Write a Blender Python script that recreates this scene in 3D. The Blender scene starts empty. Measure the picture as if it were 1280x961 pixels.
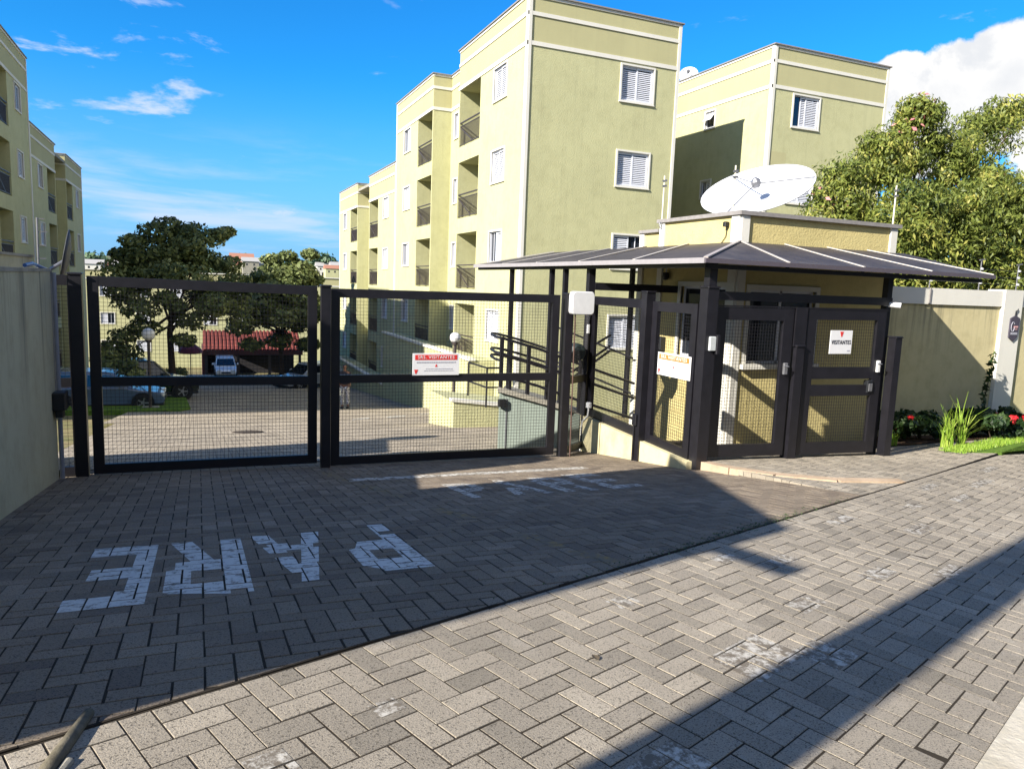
import bpy, bmesh, math, random
import numpy as np
from mathutils import Vector, Matrix
random.seed(7); RNG = np.random.default_rng(11)
R = math.radians
scn = bpy.context.scene
C = scn.collection
# ------------------------------------------------------------------ camera, sky, sun, exposure
# site frame: X along the gate, Y into the estate, Z up; the camera is the origin (eye height about 1.4 m)
F_PX, PITCH, ROLL, YAW = 922.4, R(7.675), R(2.15), R(23.2)
def _basis():
    cp, sp, cr, sr = math.cos(PITCH), math.sin(PITCH), math.cos(ROLL), math.sin(ROLL)
    fw = Vector((0, cp, -sp)); up = Vector((0, sp, cp)); ri = Vector((1, 0, 0))
    ri, up = ri*cr + up*sr, up*cr - ri*sr
    m = Matrix.Rotation(-YAW, 3, 'Z')
    return m @ ri, m @ up, m @ fw
RI, UP, FW = _basis()
cam = bpy.data.cameras.new('camera'); cam_o = bpy.data.objects.new('camera', cam); C.objects.link(cam_o)
cam.sensor_width = 36; cam.lens = F_PX/1280*36; cam.clip_start = .05; cam.clip_end = 6000
cam_o.matrix_world = Matrix(((RI.x, UP.x, -FW.x, 0), (RI.y, UP.y, -FW.y, 0), (RI.z, UP.z, -FW.z, 0), (0, 0, 0, 1)))
scn.camera = cam_o
SUN_EL, SUN_AZ = R(29.2), R(19.8)            # light travels along site azimuth 19.8 deg
SD = Vector((math.cos(SUN_AZ)*math.cos(SUN_EL), math.sin(SUN_AZ)*math.cos(SUN_EL), -math.sin(SUN_EL)))
sun = bpy.data.lights.new('sun', 'SUN'); sun_o = bpy.data.objects.new('sun', sun); C.objects.link(sun_o)
sun.energy = 5.0; sun.angle = R(.53); sun.color = (1, .94, .84)
sun_o.rotation_euler = SD.to_track_quat('-Z', 'Y').to_euler(); sun_o.location = (-30, -12, 30)
scn.view_settings.view_transform = 'Standard'; scn.view_settings.look = 'None'
scn.view_settings.gamma = 1; scn.view_settings.exposure = 1.34; scn.view_settings.use_curve_mapping = False
scn.render.engine = 'CYCLES'; scn.render.resolution_x = 1024; scn.render.resolution_y = 768

def make_world():
    w = bpy.data.worlds.new('World'); scn.world = w; w.use_nodes = True
    n, l = w.node_tree.nodes, w.node_tree.links
    n.clear()
    out = n.new('ShaderNodeOutputWorld'); bg = n.new('ShaderNodeBackground'); l.new(bg.outputs[0], out.inputs[0])
    sky = n.new('ShaderNodeTexSky'); sky.sky_type = 'NISHITA'; sky.sun_disc = False
    sky.sun_elevation = SUN_EL; sky.sun_rotation = math.atan2(-SD.x, -SD.y) % (2*math.pi)
    sky.air_density = 1.0; sky.dust_density = .2; sky.ozone_density = 2.0
    hs = n.new('ShaderNodeHueSaturation'); hs.inputs['Saturation'].default_value = 1.25; hs.inputs['Value'].default_value = 1.0
    l.new(sky.outputs[0], hs.inputs['Color'])
    tint = n.new('ShaderNodeMixRGB'); tint.blend_type = 'MULTIPLY'; tint.inputs[0].default_value = 1; l.new(hs.outputs[0], tint.inputs[1]); tint.inputs[2].default_value = (.19, 1.03, 1.55, 1)
    tc = n.new('ShaderNodeTexCoord')
    def math_(op, a, b=None, c=None, clamp=False):
        m = n.new('ShaderNodeMath'); m.operation = op; m.use_clamp = clamp
        for i, v in enumerate((a, b, c)):
            if v is None: continue
            if isinstance(v, (int, float)): m.inputs[i].default_value = v
            else: l.new(v, m.inputs[i])
        return m.outputs[0]
    def noise(scale, detail, rough, vec, dist=0):
        t = n.new('ShaderNodeTexNoise'); t.inputs['Scale'].default_value = scale; t.inputs['Detail'].default_value = detail
        t.inputs['Roughness'].default_value = rough; t.inputs['Distortion'].default_value = dist
        l.new(vec, t.inputs['Vector']); return t.outputs['Fac']
    def rng(v, a, b, c=0., d=1., kind='SMOOTHSTEP'):
        m = n.new('ShaderNodeMapRange'); m.interpolation_type = kind; m.clamp = True if kind == 'LINEAR' else m.clamp
        l.new(v, m.inputs[0])
        for i, x in enumerate((a, b, c, d)): m.inputs[i+1].default_value = x
        return m.outputs[0]
    sep = n.new('ShaderNodeSeparateXYZ'); l.new(tc.outputs['Generated'], sep.inputs[0])
    z = sep.outputs[2]
    # thin stretched clouds low over the horizon, all round
    mp = n.new('ShaderNodeMapping'); mp.inputs['Scale'].default_value = (1, 1, 6.5); l.new(tc.outputs['Generated'], mp.inputs[0])
    thin = noise(3.4, 7, .60, mp.outputs[0], .35)
    thin = rng(thin, .47, .70)
    thin = math_('MULTIPLY', math_('MULTIPLY', thin, rng(z, .20, .06)), .72)
    mp2 = n.new('ShaderNodeMapping'); mp2.inputs['Scale'].default_value = (1, 1, 3.2); mp2.inputs['Location'].default_value = (.7, .3, .1); l.new(tc.outputs['Generated'], mp2.inputs[0])
    puffs = math_('MULTIPLY', rng(noise(7.5, 7, .60, mp2.outputs[0], .25), .60, .74), math_('MULTIPLY', rng(z, .42, .24), .85))
    thin = math_('MAXIMUM', thin, puffs)
    # heaped clouds: cumulus in view, plus unseen banks added to whiten the fill
    def lump(d, rad):
        dp = n.new('ShaderNodeVectorMath'); dp.operation = 'DOT_PRODUCT'
        l.new(tc.outputs['Generated'], dp.inputs[0]); dp.inputs[1].default_value = Vector(d).normalized()
        return rng(dp.outputs['Value'], math.cos(rad*1.0), math.cos(rad*.25))
    banks = None
    for d, rad in CUMULUS:
        v = lump(d, rad); banks = v if banks is None else math_('MAXIMUM', banks, v)
    puff = noise(11.0, 9, .60, tc.outputs['Generated'], .15)
    big = noise(3.4, 3, .5, tc.outputs['Generated'], 0)
    body = math_('ADD', math_('MULTIPLY', puff, .55), math_('MULTIPLY', big, .25))
    dens = math_('ADD', banks, math_('MULTIPLY', math_('SUBTRACT', body, .40), 2.3))
    cum = rng(dens, .43, .59)
    # light and shade inside the cloud from a shifted copy of the same noise
    sh = n.new('ShaderNodeVectorMath'); sh.operation = 'ADD'; l.new(tc.outputs['Generated'], sh.inputs[0]); sh.inputs[1].default_value = -SD*.05
    puff2 = noise(11.0, 9, .60, sh.outputs[0], .15)
    lit = rng(math_('SUBTRACT', puff, puff2), -.10, .10)
    core = rng(dens, .75, 1.35)
    shade = math_('MULTIPLY', math_('SUBTRACT', 1.0, math_('MULTIPLY', core, .42)), math_('ADD', math_('MULTIPLY', lit, .42), .58))
    ccol = n.new('ShaderNodeMixRGB'); ccol.inputs[1].default_value = (3.4, 3.9, 4.7, 1); ccol.inputs[2].default_value = (7.6, 7.5, 7.35, 1)
    l.new(shade, ccol.inputs[0])
    m1 = n.new('ShaderNodeMixRGB'); l.new(thin, m1.inputs[0]); m1.inputs[2].default_value = (5.0, 5.7, 7.4, 1)
    hz = n.new('ShaderNodeMixRGB'); l.new(rng(z, .26, -.02, 0, .80), hz.inputs[0]); l.new(tint.outputs[0], hz.inputs[1]); hz.inputs[2].default_value = (2.1, 3.35, 6.6, 1); l.new(hz.outputs[0], m1.inputs[1])
    m2 = n.new('ShaderNodeMixRGB'); l.new(cum, m2.inputs[0]); l.new(m1.outputs[0], m2.inputs[1]); l.new(ccol.outputs[0], m2.inputs[2])
    l.new(m2.outputs[0], bg.inputs[0]); bg.inputs[1].default_value = .058
def pix(x, y):                       # direction of a photo pixel (1280 x 961) in the site frame
    return FW + RI*((x-640)/F_PX) - UP*((y-480.5)/F_PX)
def onX(x, y, X): d = pix(x, y); return d*(X/d.x)
def onY(x, y, Y): d = pix(x, y); return d*(Y/d.y)
CUMULUS = [(pix(1195, 125), .085), (pix(1275, 110), .10), (pix(1125, 130), .075), (pix(1085, 135), .06), (pix(1160, 160), .08), (pix(1420, 150), .16), (pix(1700, 190), .2),
           ((-.6, -.75, .25), .34), ((.2, -1, .22), .38), ((-1, .0, .25), .26), ((1, -.5, .3), .38), ((-.3, -.8, .7), .38), ((.6, -.6, .6), .36), ((-.9, -.3, .6), .34), ((.1, -.3, 1), .32)]  # banks outside the view, added to make the sky's fill light whiter
make_world()

# ------------------------------------------------------------------ materials
def lin(r, g, b):
    f = lambda c: (c/255/12.92) if c/255 <= .04045 else ((c/255+.055)/1.055)**2.4
    return (f(r), f(g), f(b), 1)
MATS = {}
def dim(c, k): return (c[0]*k, c[1]*k, c[2]*k, 1)
class NT:
    def __init__(s, name):
        s.m = bpy.data.materials.new(name); s.m.use_nodes = True; s.n = s.m.node_tree.nodes; s.l = s.m.node_tree.links
        s.b = s.n['Principled BSDF']; s.geo = s.n.new('ShaderNodeNewGeometry'); s.pos = s.geo.outputs['Position']
        MATS[name] = s.m
    def set(s, k, v):
        if isinstance(v, (int, float, tuple)): s.b.inputs[k].default_value = v
        else: s.l.new(v, s.b.inputs[k])
        return s
    def noise(s, scale, detail=4, rough=.55, vec=None, dist=0, stretch=None):
        t = s.n.new('ShaderNodeTexNoise'); t.inputs['Scale'].default_value = scale; t.inputs['Detail'].default_value = detail
        t.inputs['Roughness'].default_value = rough; t.inputs['Distortion'].default_value = dist
        v = vec or s.pos
        if stretch:
            mp = s.n.new('ShaderNodeMapping'); mp.inputs['Scale'].default_value = stretch; s.l.new(v, mp.inputs[0]); v = mp.outputs[0]
        s.l.new(v, t.inputs['Vector']); return t.outputs['Fac']
    def ramp(s, v, stops):
        r = s.n.new('ShaderNodeValToRGB'); s.l.new(v, r.inputs[0]); e = r.color_ramp.elements
        while len(e) < len(stops): e.new(.5)
        for i, (p, c) in enumerate(stops): e[i].position = p; e[i].color = c if isinstance(c, tuple) else (c, c, c, 1)
        return r.outputs[0]
    def mix(s, fac, a, b, mode='MIX'):
        m = s.n.new('ShaderNodeMixRGB'); m.blend_type = mode
        for i, v in enumerate((fac, a, b)):
            if isinstance(v, (int, float)): m.inputs[i].default_value = v if i == 0 else (v, v, v, 1)
            elif isinstance(v, tuple): m.inputs[i].default_value = v
            else: s.l.new(v, m.inputs[i])
        return m.outputs[0]
    def math(s, op, a, b=0.):
        m = s.n.new('ShaderNodeMath'); m.operation = op
        for i, v in enumerate((a, b)):
            if isinstance(v, (int, float)): m.inputs[i].default_value = v
            else: s.l.new(v, m.inputs[i])
        return m.outputs[0]
    def attr(s, name, typ='GEOMETRY'):
        a = s.n.new('ShaderNodeAttribute'); a.attribute_name = name; a.attribute_type = typ; return a.outputs['Fac']
    def bump(s, v, strength, dist):
        b = s.n.new('ShaderNodeBump'); b.inputs['Strength'].default_value = strength; b.inputs['Distance'].default_value = dist
        s.l.new(v, b.inputs['Height']); s.l.new(b.outputs[0], s.b.inputs['Normal']); return s

def plaster(name, col, grain=60, amp=.004, var=.08, streak=0., rough=.9, big=.8, blotch=0., run=None):
    t = NT(name); c = dim(col, .73)
    v = t.noise(big, 5, .6)
    k = t.ramp(v, [(.3, 1-var), (.7, 1+var*.4)])
    base = t.mix(1, c, k, 'MULTIPLY')
    if blotch:
        f = t.ramp(t.noise(3.1, 6, .7), [(.46, 0.), (.72, 1.)])
        base = t.mix(t.math('MULTIPLY', f, blotch), base, t.mix(1, base, lin(206, 204, 196), 'MULTIPLY'))
    if streak:
        f = t.ramp(t.noise(1, 5, .7, stretch=(7, 7, .22)), [(.52, 0.), (.70, 1.)])
        f = t.math('MULTIPLY', f, streak)
        if run:
            sp_ = t.n.new('ShaderNodeSeparateXYZ'); t.l.new(t.pos, sp_.inputs[0]); mr = t.n.new('ShaderNodeMapRange'); t.l.new(sp_.outputs[2], mr.inputs[0]); mr.inputs[1].default_value = run[0]; mr.inputs[2].default_value = run[1]
            f = t.math('MULTIPLY', f, t.math('ADD', mr.outputs[0], .06))
        base = t.mix(f, base, lin(80, 80, 72))
    t.set('Base Color', base).set('Roughness', rough).set('Specular IOR Level', .25)
    t.bump(t.noise(grain, 4, .65), .9, amp)
    return t.m
def simple(name, col, rough=.5, metal=0., var=.1, scale=14, spec=.5, bump=0.):
    t = NT(name); k = t.ramp(t.noise(scale, 5, .6), [(.3, 1-var), (.7, 1+var*.5)])
    t.set('Base Color', t.mix(1, col, k, 'MULTIPLY')).set('Roughness', rough).set('Metallic', metal).set('Specular IOR Level', spec)
    if bump: t.bump(t.noise(scale*6, 3, .6), .5, bump)
    return t.m
WALL = plaster('yellow_wall_paint', lin(202, 200, 155), 26, .012, .07, .11, blotch=.3)
PARA = plaster('olive_parapet_paint', lin(192, 187, 143), 8, .002, .07, .06)
TRIM = plaster('white_trim_paint', lin(233, 230, 220), 40, .002, .06, .06)
GUARD = plaster('guardhouse_paint', lin(216, 200, 140), 38, .010, .08, .06, blotch=.4)
PLINTH = plaster('cream_plinth_paint', lin(226, 214, 170), 30, .004, .14, .20, blotch=.7)
LWALL = plaster('weathered_cream_wall', lin(196, 190, 160), 22, .003, .08, 1.0, blotch=.5, run=(-1.3, 0.))
RWALL = plaster('boundary_wall_paint', lin(214, 202, 158), 22, .003, .08, .8, blotch=.5, run=(-1.0, 0.))
COPING = simple('grey_coping', lin(128, 124, 122), .8, 0, .2)
CONC = plaster('concrete', lin(170, 165, 152), 40, .006, .22, .15, blotch=.8)
KERB = plaster('pinkish_kerb_concrete', lin(196, 172, 146), 40, .006, .2, 0, blotch=.8)
BLUEWALL = plaster('ramp_wall_paint', lin(160, 172, 162), 30, .003, .12, .3)
METAL = simple('dark_gate_paint', lin(23, 22, 28), .42, .0, .35, 9, .5)
WIRE = simple('dark_wire', lin(34, 34, 38), .5, .3, .2)
RAILM = simple('brown_rail_paint', lin(62, 54, 52), .5, 0, .2)
WPLAST = simple('white_plastic', lin(200, 200, 200), .4, 0, .06)
ALU = simple('white_aluminium', lin(196, 198, 206), .35, 0, .05)
GLASS = simple('dark_window_glass', lin(34, 38, 46), .06, 0, .2, 3, .8)
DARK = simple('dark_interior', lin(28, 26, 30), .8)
DISH = simple('white_dish_paint', lin(192, 194, 198), .45, 0, .06, 6)
GREYM = simple('grey_galvanised', lin(130, 130, 134), .4, .6, .2)
RUST = simple('rusty_steel', lin(84, 62, 54), .7, 0, .4)
BLACKP = simple('black_plastic', lin(24, 26, 30), .45)
REDP = simple('red_print', lin(196, 46, 42), .6, 0, .05)
ORANGEP = simple('orange_print', lin(222, 112, 52), .6, 0, .05)
INK = simple('black_ink', lin(38, 36, 42), .7, 0, .05)
GREYINK = simple('grey_ink', lin(150, 150, 160), .7, 0, .05)
SIGNW = simple('white_sign_board', lin(204, 204, 206), .5, 0, .04)
def sheet_mat():
    t = NT('bronze_canopy_sheet'); k = t.ramp(t.noise(5, 5, .6), [(.3, lin(42, 38, 40)), (.7, lin(64, 58, 58))])
    d = t.ramp(t.noise(2, 6, .7, stretch=(1, 1, 1)), [(.5, 0.), (.8, .5)])
    t.set('Base Color', t.mix(d, k, lin(96, 90, 86))).set('Roughness', .62).set('Specular IOR Level', .5); return t.m
SHEET = sheet_mat()
def paver_mat(name, dark, mid, light, stain):
    t = NT(name); tone = t.attr('tone'); dark, mid, light, stain = (dim(c, .70) for c in (dark, mid, light, stain))
    base = t.ramp(tone, [(0., dark), (.55, mid), (1., light)])
    sp = t.ramp(t.noise(210, 3, .8), [(.34, .58), (.50, 1.), (.70, 1.2)])
    base = t.mix(1, base, sp, 'MULTIPLY')
    pits = t.ramp(t.noise(105, 3, .6), [(.35, .45), (.45, 1.)])
    base = t.mix(1, base, pits, 'MULTIPLY')
    w = t.ramp(t.noise(2.0, 6, .72), [(.56, 0.), (.74, 1.)])
    w2 = t.ramp(t.noise(26, 5, .75), [(.40, 0.), (.60, 1.)])
    base = t.mix(t.math('MULTIPLY', t.math('MULTIPLY', w, w2), .55), base, stain)
    big = t.ramp(t.noise(.8, 5, .6), [(.3, .84), (.7, 1.1)])
    base = t.mix(1, base, big, 'MULTIPLY')
    t.set('Base Color', base).set('Roughness', .88).set('Specular IOR Level', .3)
    t.bump(t.noise(150, 4, .75), .9, .0035); return t.m
PAVER = paver_mat('sidewalk_paver', lin(150, 141, 126), lin(173, 162, 145), lin(191, 179, 160), lin(228, 219, 203))
DPAVER = paver_mat('driveway_paver', lin(126, 112, 98), lin(152, 137, 118), lin(170, 154, 134), lin(186, 172, 152))
JOINT = simple('joint_sand', lin(58, 52, 44), .95, 0, .45, 9, .1, .003)
def paint_mat(name, col, thr):
    t = NT(name); f = t.ramp(t.noise(17, 7, .8), [(thr, 0.), (thr+.12, 1.)])
    t.set('Base Color', t.mix(f, dim(lin(124, 114, 100), .7), dim(col, .72))).set('Roughness', .8).set('Specular IOR Level', .3)
    t.bump(t.noise(120, 4, .7), .6, .002); return t.m
WPAINT = paint_mat('worn_white_road_paint', lin(228, 226, 218), .37)
WPAINT3 = paint_mat('rubbed_white_road_paint', lin(230, 226, 216), .43)
WPAINT2 = paint_mat('faded_white_road_paint', lin(208, 202, 190), .46)
YPAINT = paint_mat('worn_yellow_road_paint', lin(158, 130, 74), .49)
def inner_mat():
    t = NT('estate_paving')
    b = t.n.new('ShaderNodeTexBrick'); b.inputs['Scale'].default_value = 1; b.inputs['Brick Width'].default_value = .2; b.inputs['Row Height'].default_value = .1
    b.inputs['Mortar Size'].default_value = .008; b.inputs['Color1'].default_value = lin(166, 154, 136); b.inputs['Color2'].default_value = lin(140, 130, 116)
    b.inputs['Mortar'].default_value = lin(92, 84, 74); t.l.new(t.pos, b.inputs['Vector'])
    k = t.ramp(t.noise(.9, 6, .65), [(.3, .75), (.7, 1.2)])
    t.set('Base Color', t.mix(1, b.outputs[0], k, 'MULTIPLY')).set('Roughness', .9).set('Specular IOR Level', .2)
    t.bump(t.noise(30, 4, .6), .5, .006); return t.m
INNER = inner_mat()
def ground_mat(name, a, b, c, sc=6):
    t = NT(name); v = t.noise(sc, 7, .7); t.set('Base Color', t.ramp(v, [(.3, a), (.52, b), (.75, c)])).set('Roughness', .95).set('Specular IOR Level', .1)
    t.bump(t.noise(sc*8, 4, .7), .8, .03); return t.m
LAWN = ground_mat('lawn', lin(64, 88, 34), lin(92, 120, 46), lin(120, 138, 62), 9)
SOIL = ground_mat('garden_soil', lin(58, 46, 38), lin(84, 66, 52), lin(106, 88, 70), 9)
EARTH = ground_mat('dry_earth', lin(92, 96, 60), lin(120, 112, 80), lin(146, 128, 98), .7)
HILLM = ground_mat('hill_cover', lin(58, 76, 56), lin(96, 100, 76), lin(134, 122, 100), .03)
ASPH = ground_mat('asphalt', lin(58, 58, 60), lin(68, 68, 70), lin(82, 82, 82), 30)
def leaf_mat(name, a, b, c, trans=.25):
    t = NT(name); col = t.ramp(t.attr('tone'), [(0., a), (.55, b), (1., c)])
    t.set('Base Color', col).set('Roughness', .5).set('Specular IOR Level', .35)
    tr = t.n.new('ShaderNodeBsdfTranslucent'); t.l.new(col, tr.inputs[0])
    mx = t.n.new('ShaderNodeMixShader'); mx.inputs[0].default_value = trans
    o = t.n['Material Output']; t.l.new(t.b.outputs[0], mx.inputs[1]); t.l.new(tr.outputs[0], mx.inputs[2]); t.l.new(mx.outputs[0], o.inputs[0]); return t.m
LEAF_TREE = leaf_mat('dark_tree_leaf', lin(70, 82, 48), lin(112, 122, 72), lin(166, 168, 112))
LEAF_VINE = leaf_mat('vine_leaf', lin(76, 90, 42), lin(128, 138, 62), lin(182, 174, 92), .4)
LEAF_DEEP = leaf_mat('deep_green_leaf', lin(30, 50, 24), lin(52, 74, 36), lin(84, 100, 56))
LEAF_FAR = leaf_mat('far_tree_leaf', lin(54, 78, 56), lin(78, 100, 72), lin(108, 122, 92))
GRASSB = leaf_mat('bright_grass_blade', lin(96, 134, 40), lin(142, 172, 62), lin(190, 200, 104), .35)
PINKL = leaf_mat('pink_bract', lin(190, 96, 110), lin(214, 136, 140), lin(226, 170, 150), .35)
REDL = leaf_mat('red_petal', lin(170, 26, 34), lin(206, 40, 48), lin(226, 80, 84), .3)
BARK = simple('bark', lin(72, 62, 54), .95, 0, .35, 12, .1, .01)

# ------------------------------------------------------------------ mesh helpers
ORG = {}
class MB:
    def __init__(s): s.v = []; s.f = []; s.t = []
    def quad(s, *p):
        i = len(s.v); s.v += [tuple(q) for q in p]; s.f.append(tuple(range(i, i+len(p)))); return s
    def hexa(s, p):                                  # 8 corners: bottom ring, top ring
        i = len(s.v); s.v += [tuple(q) for q in p]
        for f in ((0, 3, 2, 1), (4, 5, 6, 7), (0, 1, 5, 4), (1, 2, 6, 5), (2, 3, 7, 6), (3, 0, 4, 7)): s.f.append(tuple(i+k for k in f))
        return s
    def box(s, x0, x1, y0, y1, z0, z1):
        return s.hexa([(x0, y0, z0), (x1, y0, z0), (x1, y1, z0), (x0, y1, z0), (x0, y0, z1), (x1, y0, z1), (x1, y1, z1), (x0, y1, z1)])
    def cbox(s, x0, x1, y0, y1, z0, z1, b=.01):      # box with chamfered vertical and top edges
        i = len(s.v); rings = []
        def ring(z, e):
            k = b
            pts = [(x0+e+k, y0+e), (x1-e-k, y0+e), (x1-e, y0+e+k), (x1-e, y1-e-k), (x1-e-k, y1-e), (x0+e+k, y1-e), (x0+e, y1-e-k), (x0+e, y0+e+k)]
            j = len(s.v); s.v += [(x, y, z) for x, y in pts]; return list(range(j, j+8))
        r = [ring(z0, 0), ring(z1-b, 0), ring(z1, b)]
        for a, c in zip(r, r[1:]):
            for k in range(8): s.f.append((a[k], a[(k+1) % 8], c[(k+1) % 8], c[k]))
        s.f.append(tuple(r[-1])); s.f.append(tuple(reversed(r[0]))); return s
    def beam(s, p, q, w, h, up=(0, 0, 1)):           # rectangular bar from p to q
        p, q, up = Vector(p), Vector(q), Vector(up); d = (q-p).normalized()
        a = d.cross(up)
        if a.length < 1e-4: a = d.cross(Vector((1, 0, 0)))
        a.normalize(); u = a.cross(d).normalized()
        A, U = a*(w/2), u*(h/2)
        return s.hexa([p-A-U, p+A-U, p+A+U, p-A+U, q-A-U, q+A-U, q+A+U, q-A+U])
    def tube(s, pts, r, n=8, caps=True):
        pts = [Vector(p) for p in pts]; rs = r if isinstance(r, (list, tuple)) else [r]*len(pts); rings = []
        prev = None
        for k, p in enumerate(pts):
            d = (pts[min(k+1, len(pts)-1)] - pts[max(k-1, 0)]).normalized()
            a = prev - d*prev.dot(d) if prev is not None else d.orthogonal()
            if a.length < 1e-5: a = d.orthogonal()
            a.normalize(); prev = a; b = d.cross(a); i = len(s.v)
            for j in range(n):
                t = 2*math.pi*j/n; s.v.append(tuple(p + (a*math.cos(t) + b*math.sin(t))*rs[k]))
            rings.append(i)
        for i, j in zip(rings, rings[1:]):
            for k in range(n): s.f.append((i+k, i+(k+1) % n, j+(k+1) % n, j+k))
        if caps: s.f.append(tuple(reversed(range(rings[0], rings[0]+n)))); s.f.append(tuple(range(rings[-1], rings[-1]+n)))
        return s
    def lathe(s, prof, c=(0, 0, 0), n=16, axis=None):
        M = Matrix.Identity(3)
        if axis is not None: M = Vector(axis).to_track_quat('Z', 'Y').to_matrix()
        c = Vector(c); rings = []
        for r, z in prof:
            i = len(s.v); rings.append(i)
            for k in range(n):
                t = 2*math.pi*k/n; s.v.append(tuple(c + M @ Vector((r*math.cos(t), r*math.sin(t), z))))
        for i, j in zip(rings, rings[1:]):
            for k in range(n): s.f.append((i+k, i+(k+1) % n, j+(k+1) % n, j+k))
        return s
    def prism(s, poly, z0, z1):
        i = len(s.v); n = len(poly); f0 = z0 if callable(z0) else (lambda x, y: z0); f1 = z1 if callable(z1) else (lambda x, y: z1)
        s.v += [(x, y, f0(x, y)) for x, y in poly] + [(x, y, f1(x, y)) for x, y in poly]
        for k in range(n): s.f.append((i+k, i+(k+1) % n, i+n+(k+1) % n, i+n+k))
        s.f.append(tuple(range(i+n, i+2*n))); s.f.append(tuple(reversed(range(i, i+n)))); return s
    def build(s, name, mat, parent=None, smooth=False, org=None, **props):
        o_ = org if org is not None else (ORG.get(parent.name, (0, 0, 0)) if parent else (0, 0, 0))
        me = bpy.data.meshes.new(name)
        me.from_pydata([(x-o_[0], y-o_[1], z-o_[2]) for x, y, z in s.v], [], s.f)
        if s.t:
            at = me.attributes.new('tone', 'FLOAT', 'FACE'); at.data.foreach_set('value', s.t)
        me.materials.append(mat)
        if smooth:
            me.polygons.foreach_set('use_smooth', [True]*len(me.polygons))
        me.update()
        o = bpy.data.objects.new(name, me); C.objects.link(o)
        if parent: o.parent = parent; ORG[o.name] = o_
        for k, v in props.items(): o[k] = v
        return o
def thing(name, label, cat, loc=(0, 0, 0), rz=0, group=None, local=False):
    o = bpy.data.objects.new(name, None); C.objects.link(o); o.location = loc; o.rotation_euler = (0, 0, rz); o.empty_display_size = .2
    o['label'] = label; o['category'] = cat
    if group: o['group'] = group
    ORG[o.name] = tuple(loc) if rz == 0 and not local else (0, 0, 0)
    return o
def tag(o, label, cat, group=None):
    o['label'] = label; o['category'] = cat
    if group: o['group'] = group
    return o
def structure(o): o['kind'] = 'structure'; return o
def dup(o, parent=None):
    c = o.copy(); C.objects.link(c); c.parent = parent
    for ch in list(o.children): dup(ch, c)
    return c
def text_mesh(txt, size, width=None, depth=.002):
    cu = bpy.data.curves.new('txt', 'FONT'); cu.body = txt; cu.size = size; cu.align_x = 'CENTER'; cu.align_y = 'CENTER'; cu.space_character = 1.12; cu.extrude = depth; cu.resolution_u = 2
    ob = bpy.data.objects.new('txt', cu); C.objects.link(ob); bpy.context.view_layer.update()
    me = bpy.data.meshes.new_from_object(ob.evaluated_get(bpy.context.evaluated_depsgraph_get()))
    bpy.data.objects.remove(ob); bpy.data.curves.remove(cu)
    if width:
        xs = [v.co.x for v in me.vertices]; k = width/(max(xs)-min(xs))
        for v in me.vertices: v.co.x *= k
    return me
def lettering(name, txt, size, width, mat, loc, rot, parent):
    me = text_mesh(txt, size, width); me.materials.clear(); me.materials.append(mat)
    o = bpy.data.objects.new(name, me); C.objects.link(o); o.parent = parent; o.location = loc; o.rotation_euler = rot; return o

# ------------------------------------------------------------------ ground surfaces
def DRZ(x, y): return -1.03 - .02*x - .135*y                      # sloping driveway plane
def SWZ(x, y): return -1.369 - .0757*x + .00138*y                 # sidewalk plane
def PLZ(x, y): return -1.238 - .032*x - .082*y                    # paved apron before the small gates
def GI(x, y): return DRZ(x, y) if y < 30 else DRZ(x, 30) - .085*(min(y, 95)-30)
J0 = Vector((-.34, 2.33)); U = Vector((math.cos(R(22.3)), math.sin(R(22.3)))); N = Vector((-U.y, U.x))
def J(s, c): p = J0 + U*s + N*c; return (p.x, p.y)
def clip(poly, a, b):                                             # keep the part left of a->b
    out = []; n = len(poly)
    sd = lambda p: (b[0]-a[0])*(p[1]-a[1]) - (b[1]-a[1])*(p[0]-a[0])
    for i in range(n):
        p, q = poly[i], poly[(i+1) % n]; sp, sq = sd(p), sd(q)
        if sp >= 0: out.append(p)
        if (sp >= 0) != (sq >= 0):
            t = sp/(sp-sq); out.append((p[0]+(q[0]-p[0])*t, p[1]+(q[1]-p[1])*t))
    return out
def clipc(poly, region):
    for i in range(len(region)):
        poly = clip(poly, region[i], region[(i+1) % len(region)])
        if len(poly) < 3: return []
    return poly
def area(p): return abs(sum(p[i][0]*p[(i+1) % len(p)][1]-p[(i+1) % len(p)][0]*p[i][1] for i in range(len(p))))/2
def herring(region, ang, mod, gap, origin=(0, 0)):
    """clipped herringbone bricks (plan polygons) that fill a convex region"""
    ca, sa = math.cos(ang), math.sin(ang)
    loc = [((x-origin[0])*ca+(y-origin[1])*sa, -(x-origin[0])*sa+(y-origin[1])*ca) for x, y in region]
    x0, x1 = min(p[0] for p in loc)/mod, max(p[0] for p in loc)/mod; y0, y1 = min(p[1] for p in loc)/mod, max(p[1] for p in loc)/mod
    out = []
    def put(u0, u1, v0, v1):
        e = gap/2/mod*random.uniform(.6, 1.5)
        q = [(u0+e, v0+e), (u1-e, v0+e), (u1-e, v1-e), (u0+e, v1-e)]
        q = [(origin[0]+(u*ca-v*sa)*mod, origin[1]+(u*sa+v*ca)*mod) for u, v in q]
        c = clipc(q, region)
        if c and area(c) > .0012: out.append(c)
    for j in range(int(y0)-3, int(y1)+3):
        k0 = int(x0)-6
        for k in range(k0, int(x1)+6):
            m = (k-j) % 4
            if m == 0: put(k, k+2, j, j+1)
            if m == 3: put(k, k+1, j, j+2)
    return out
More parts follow.
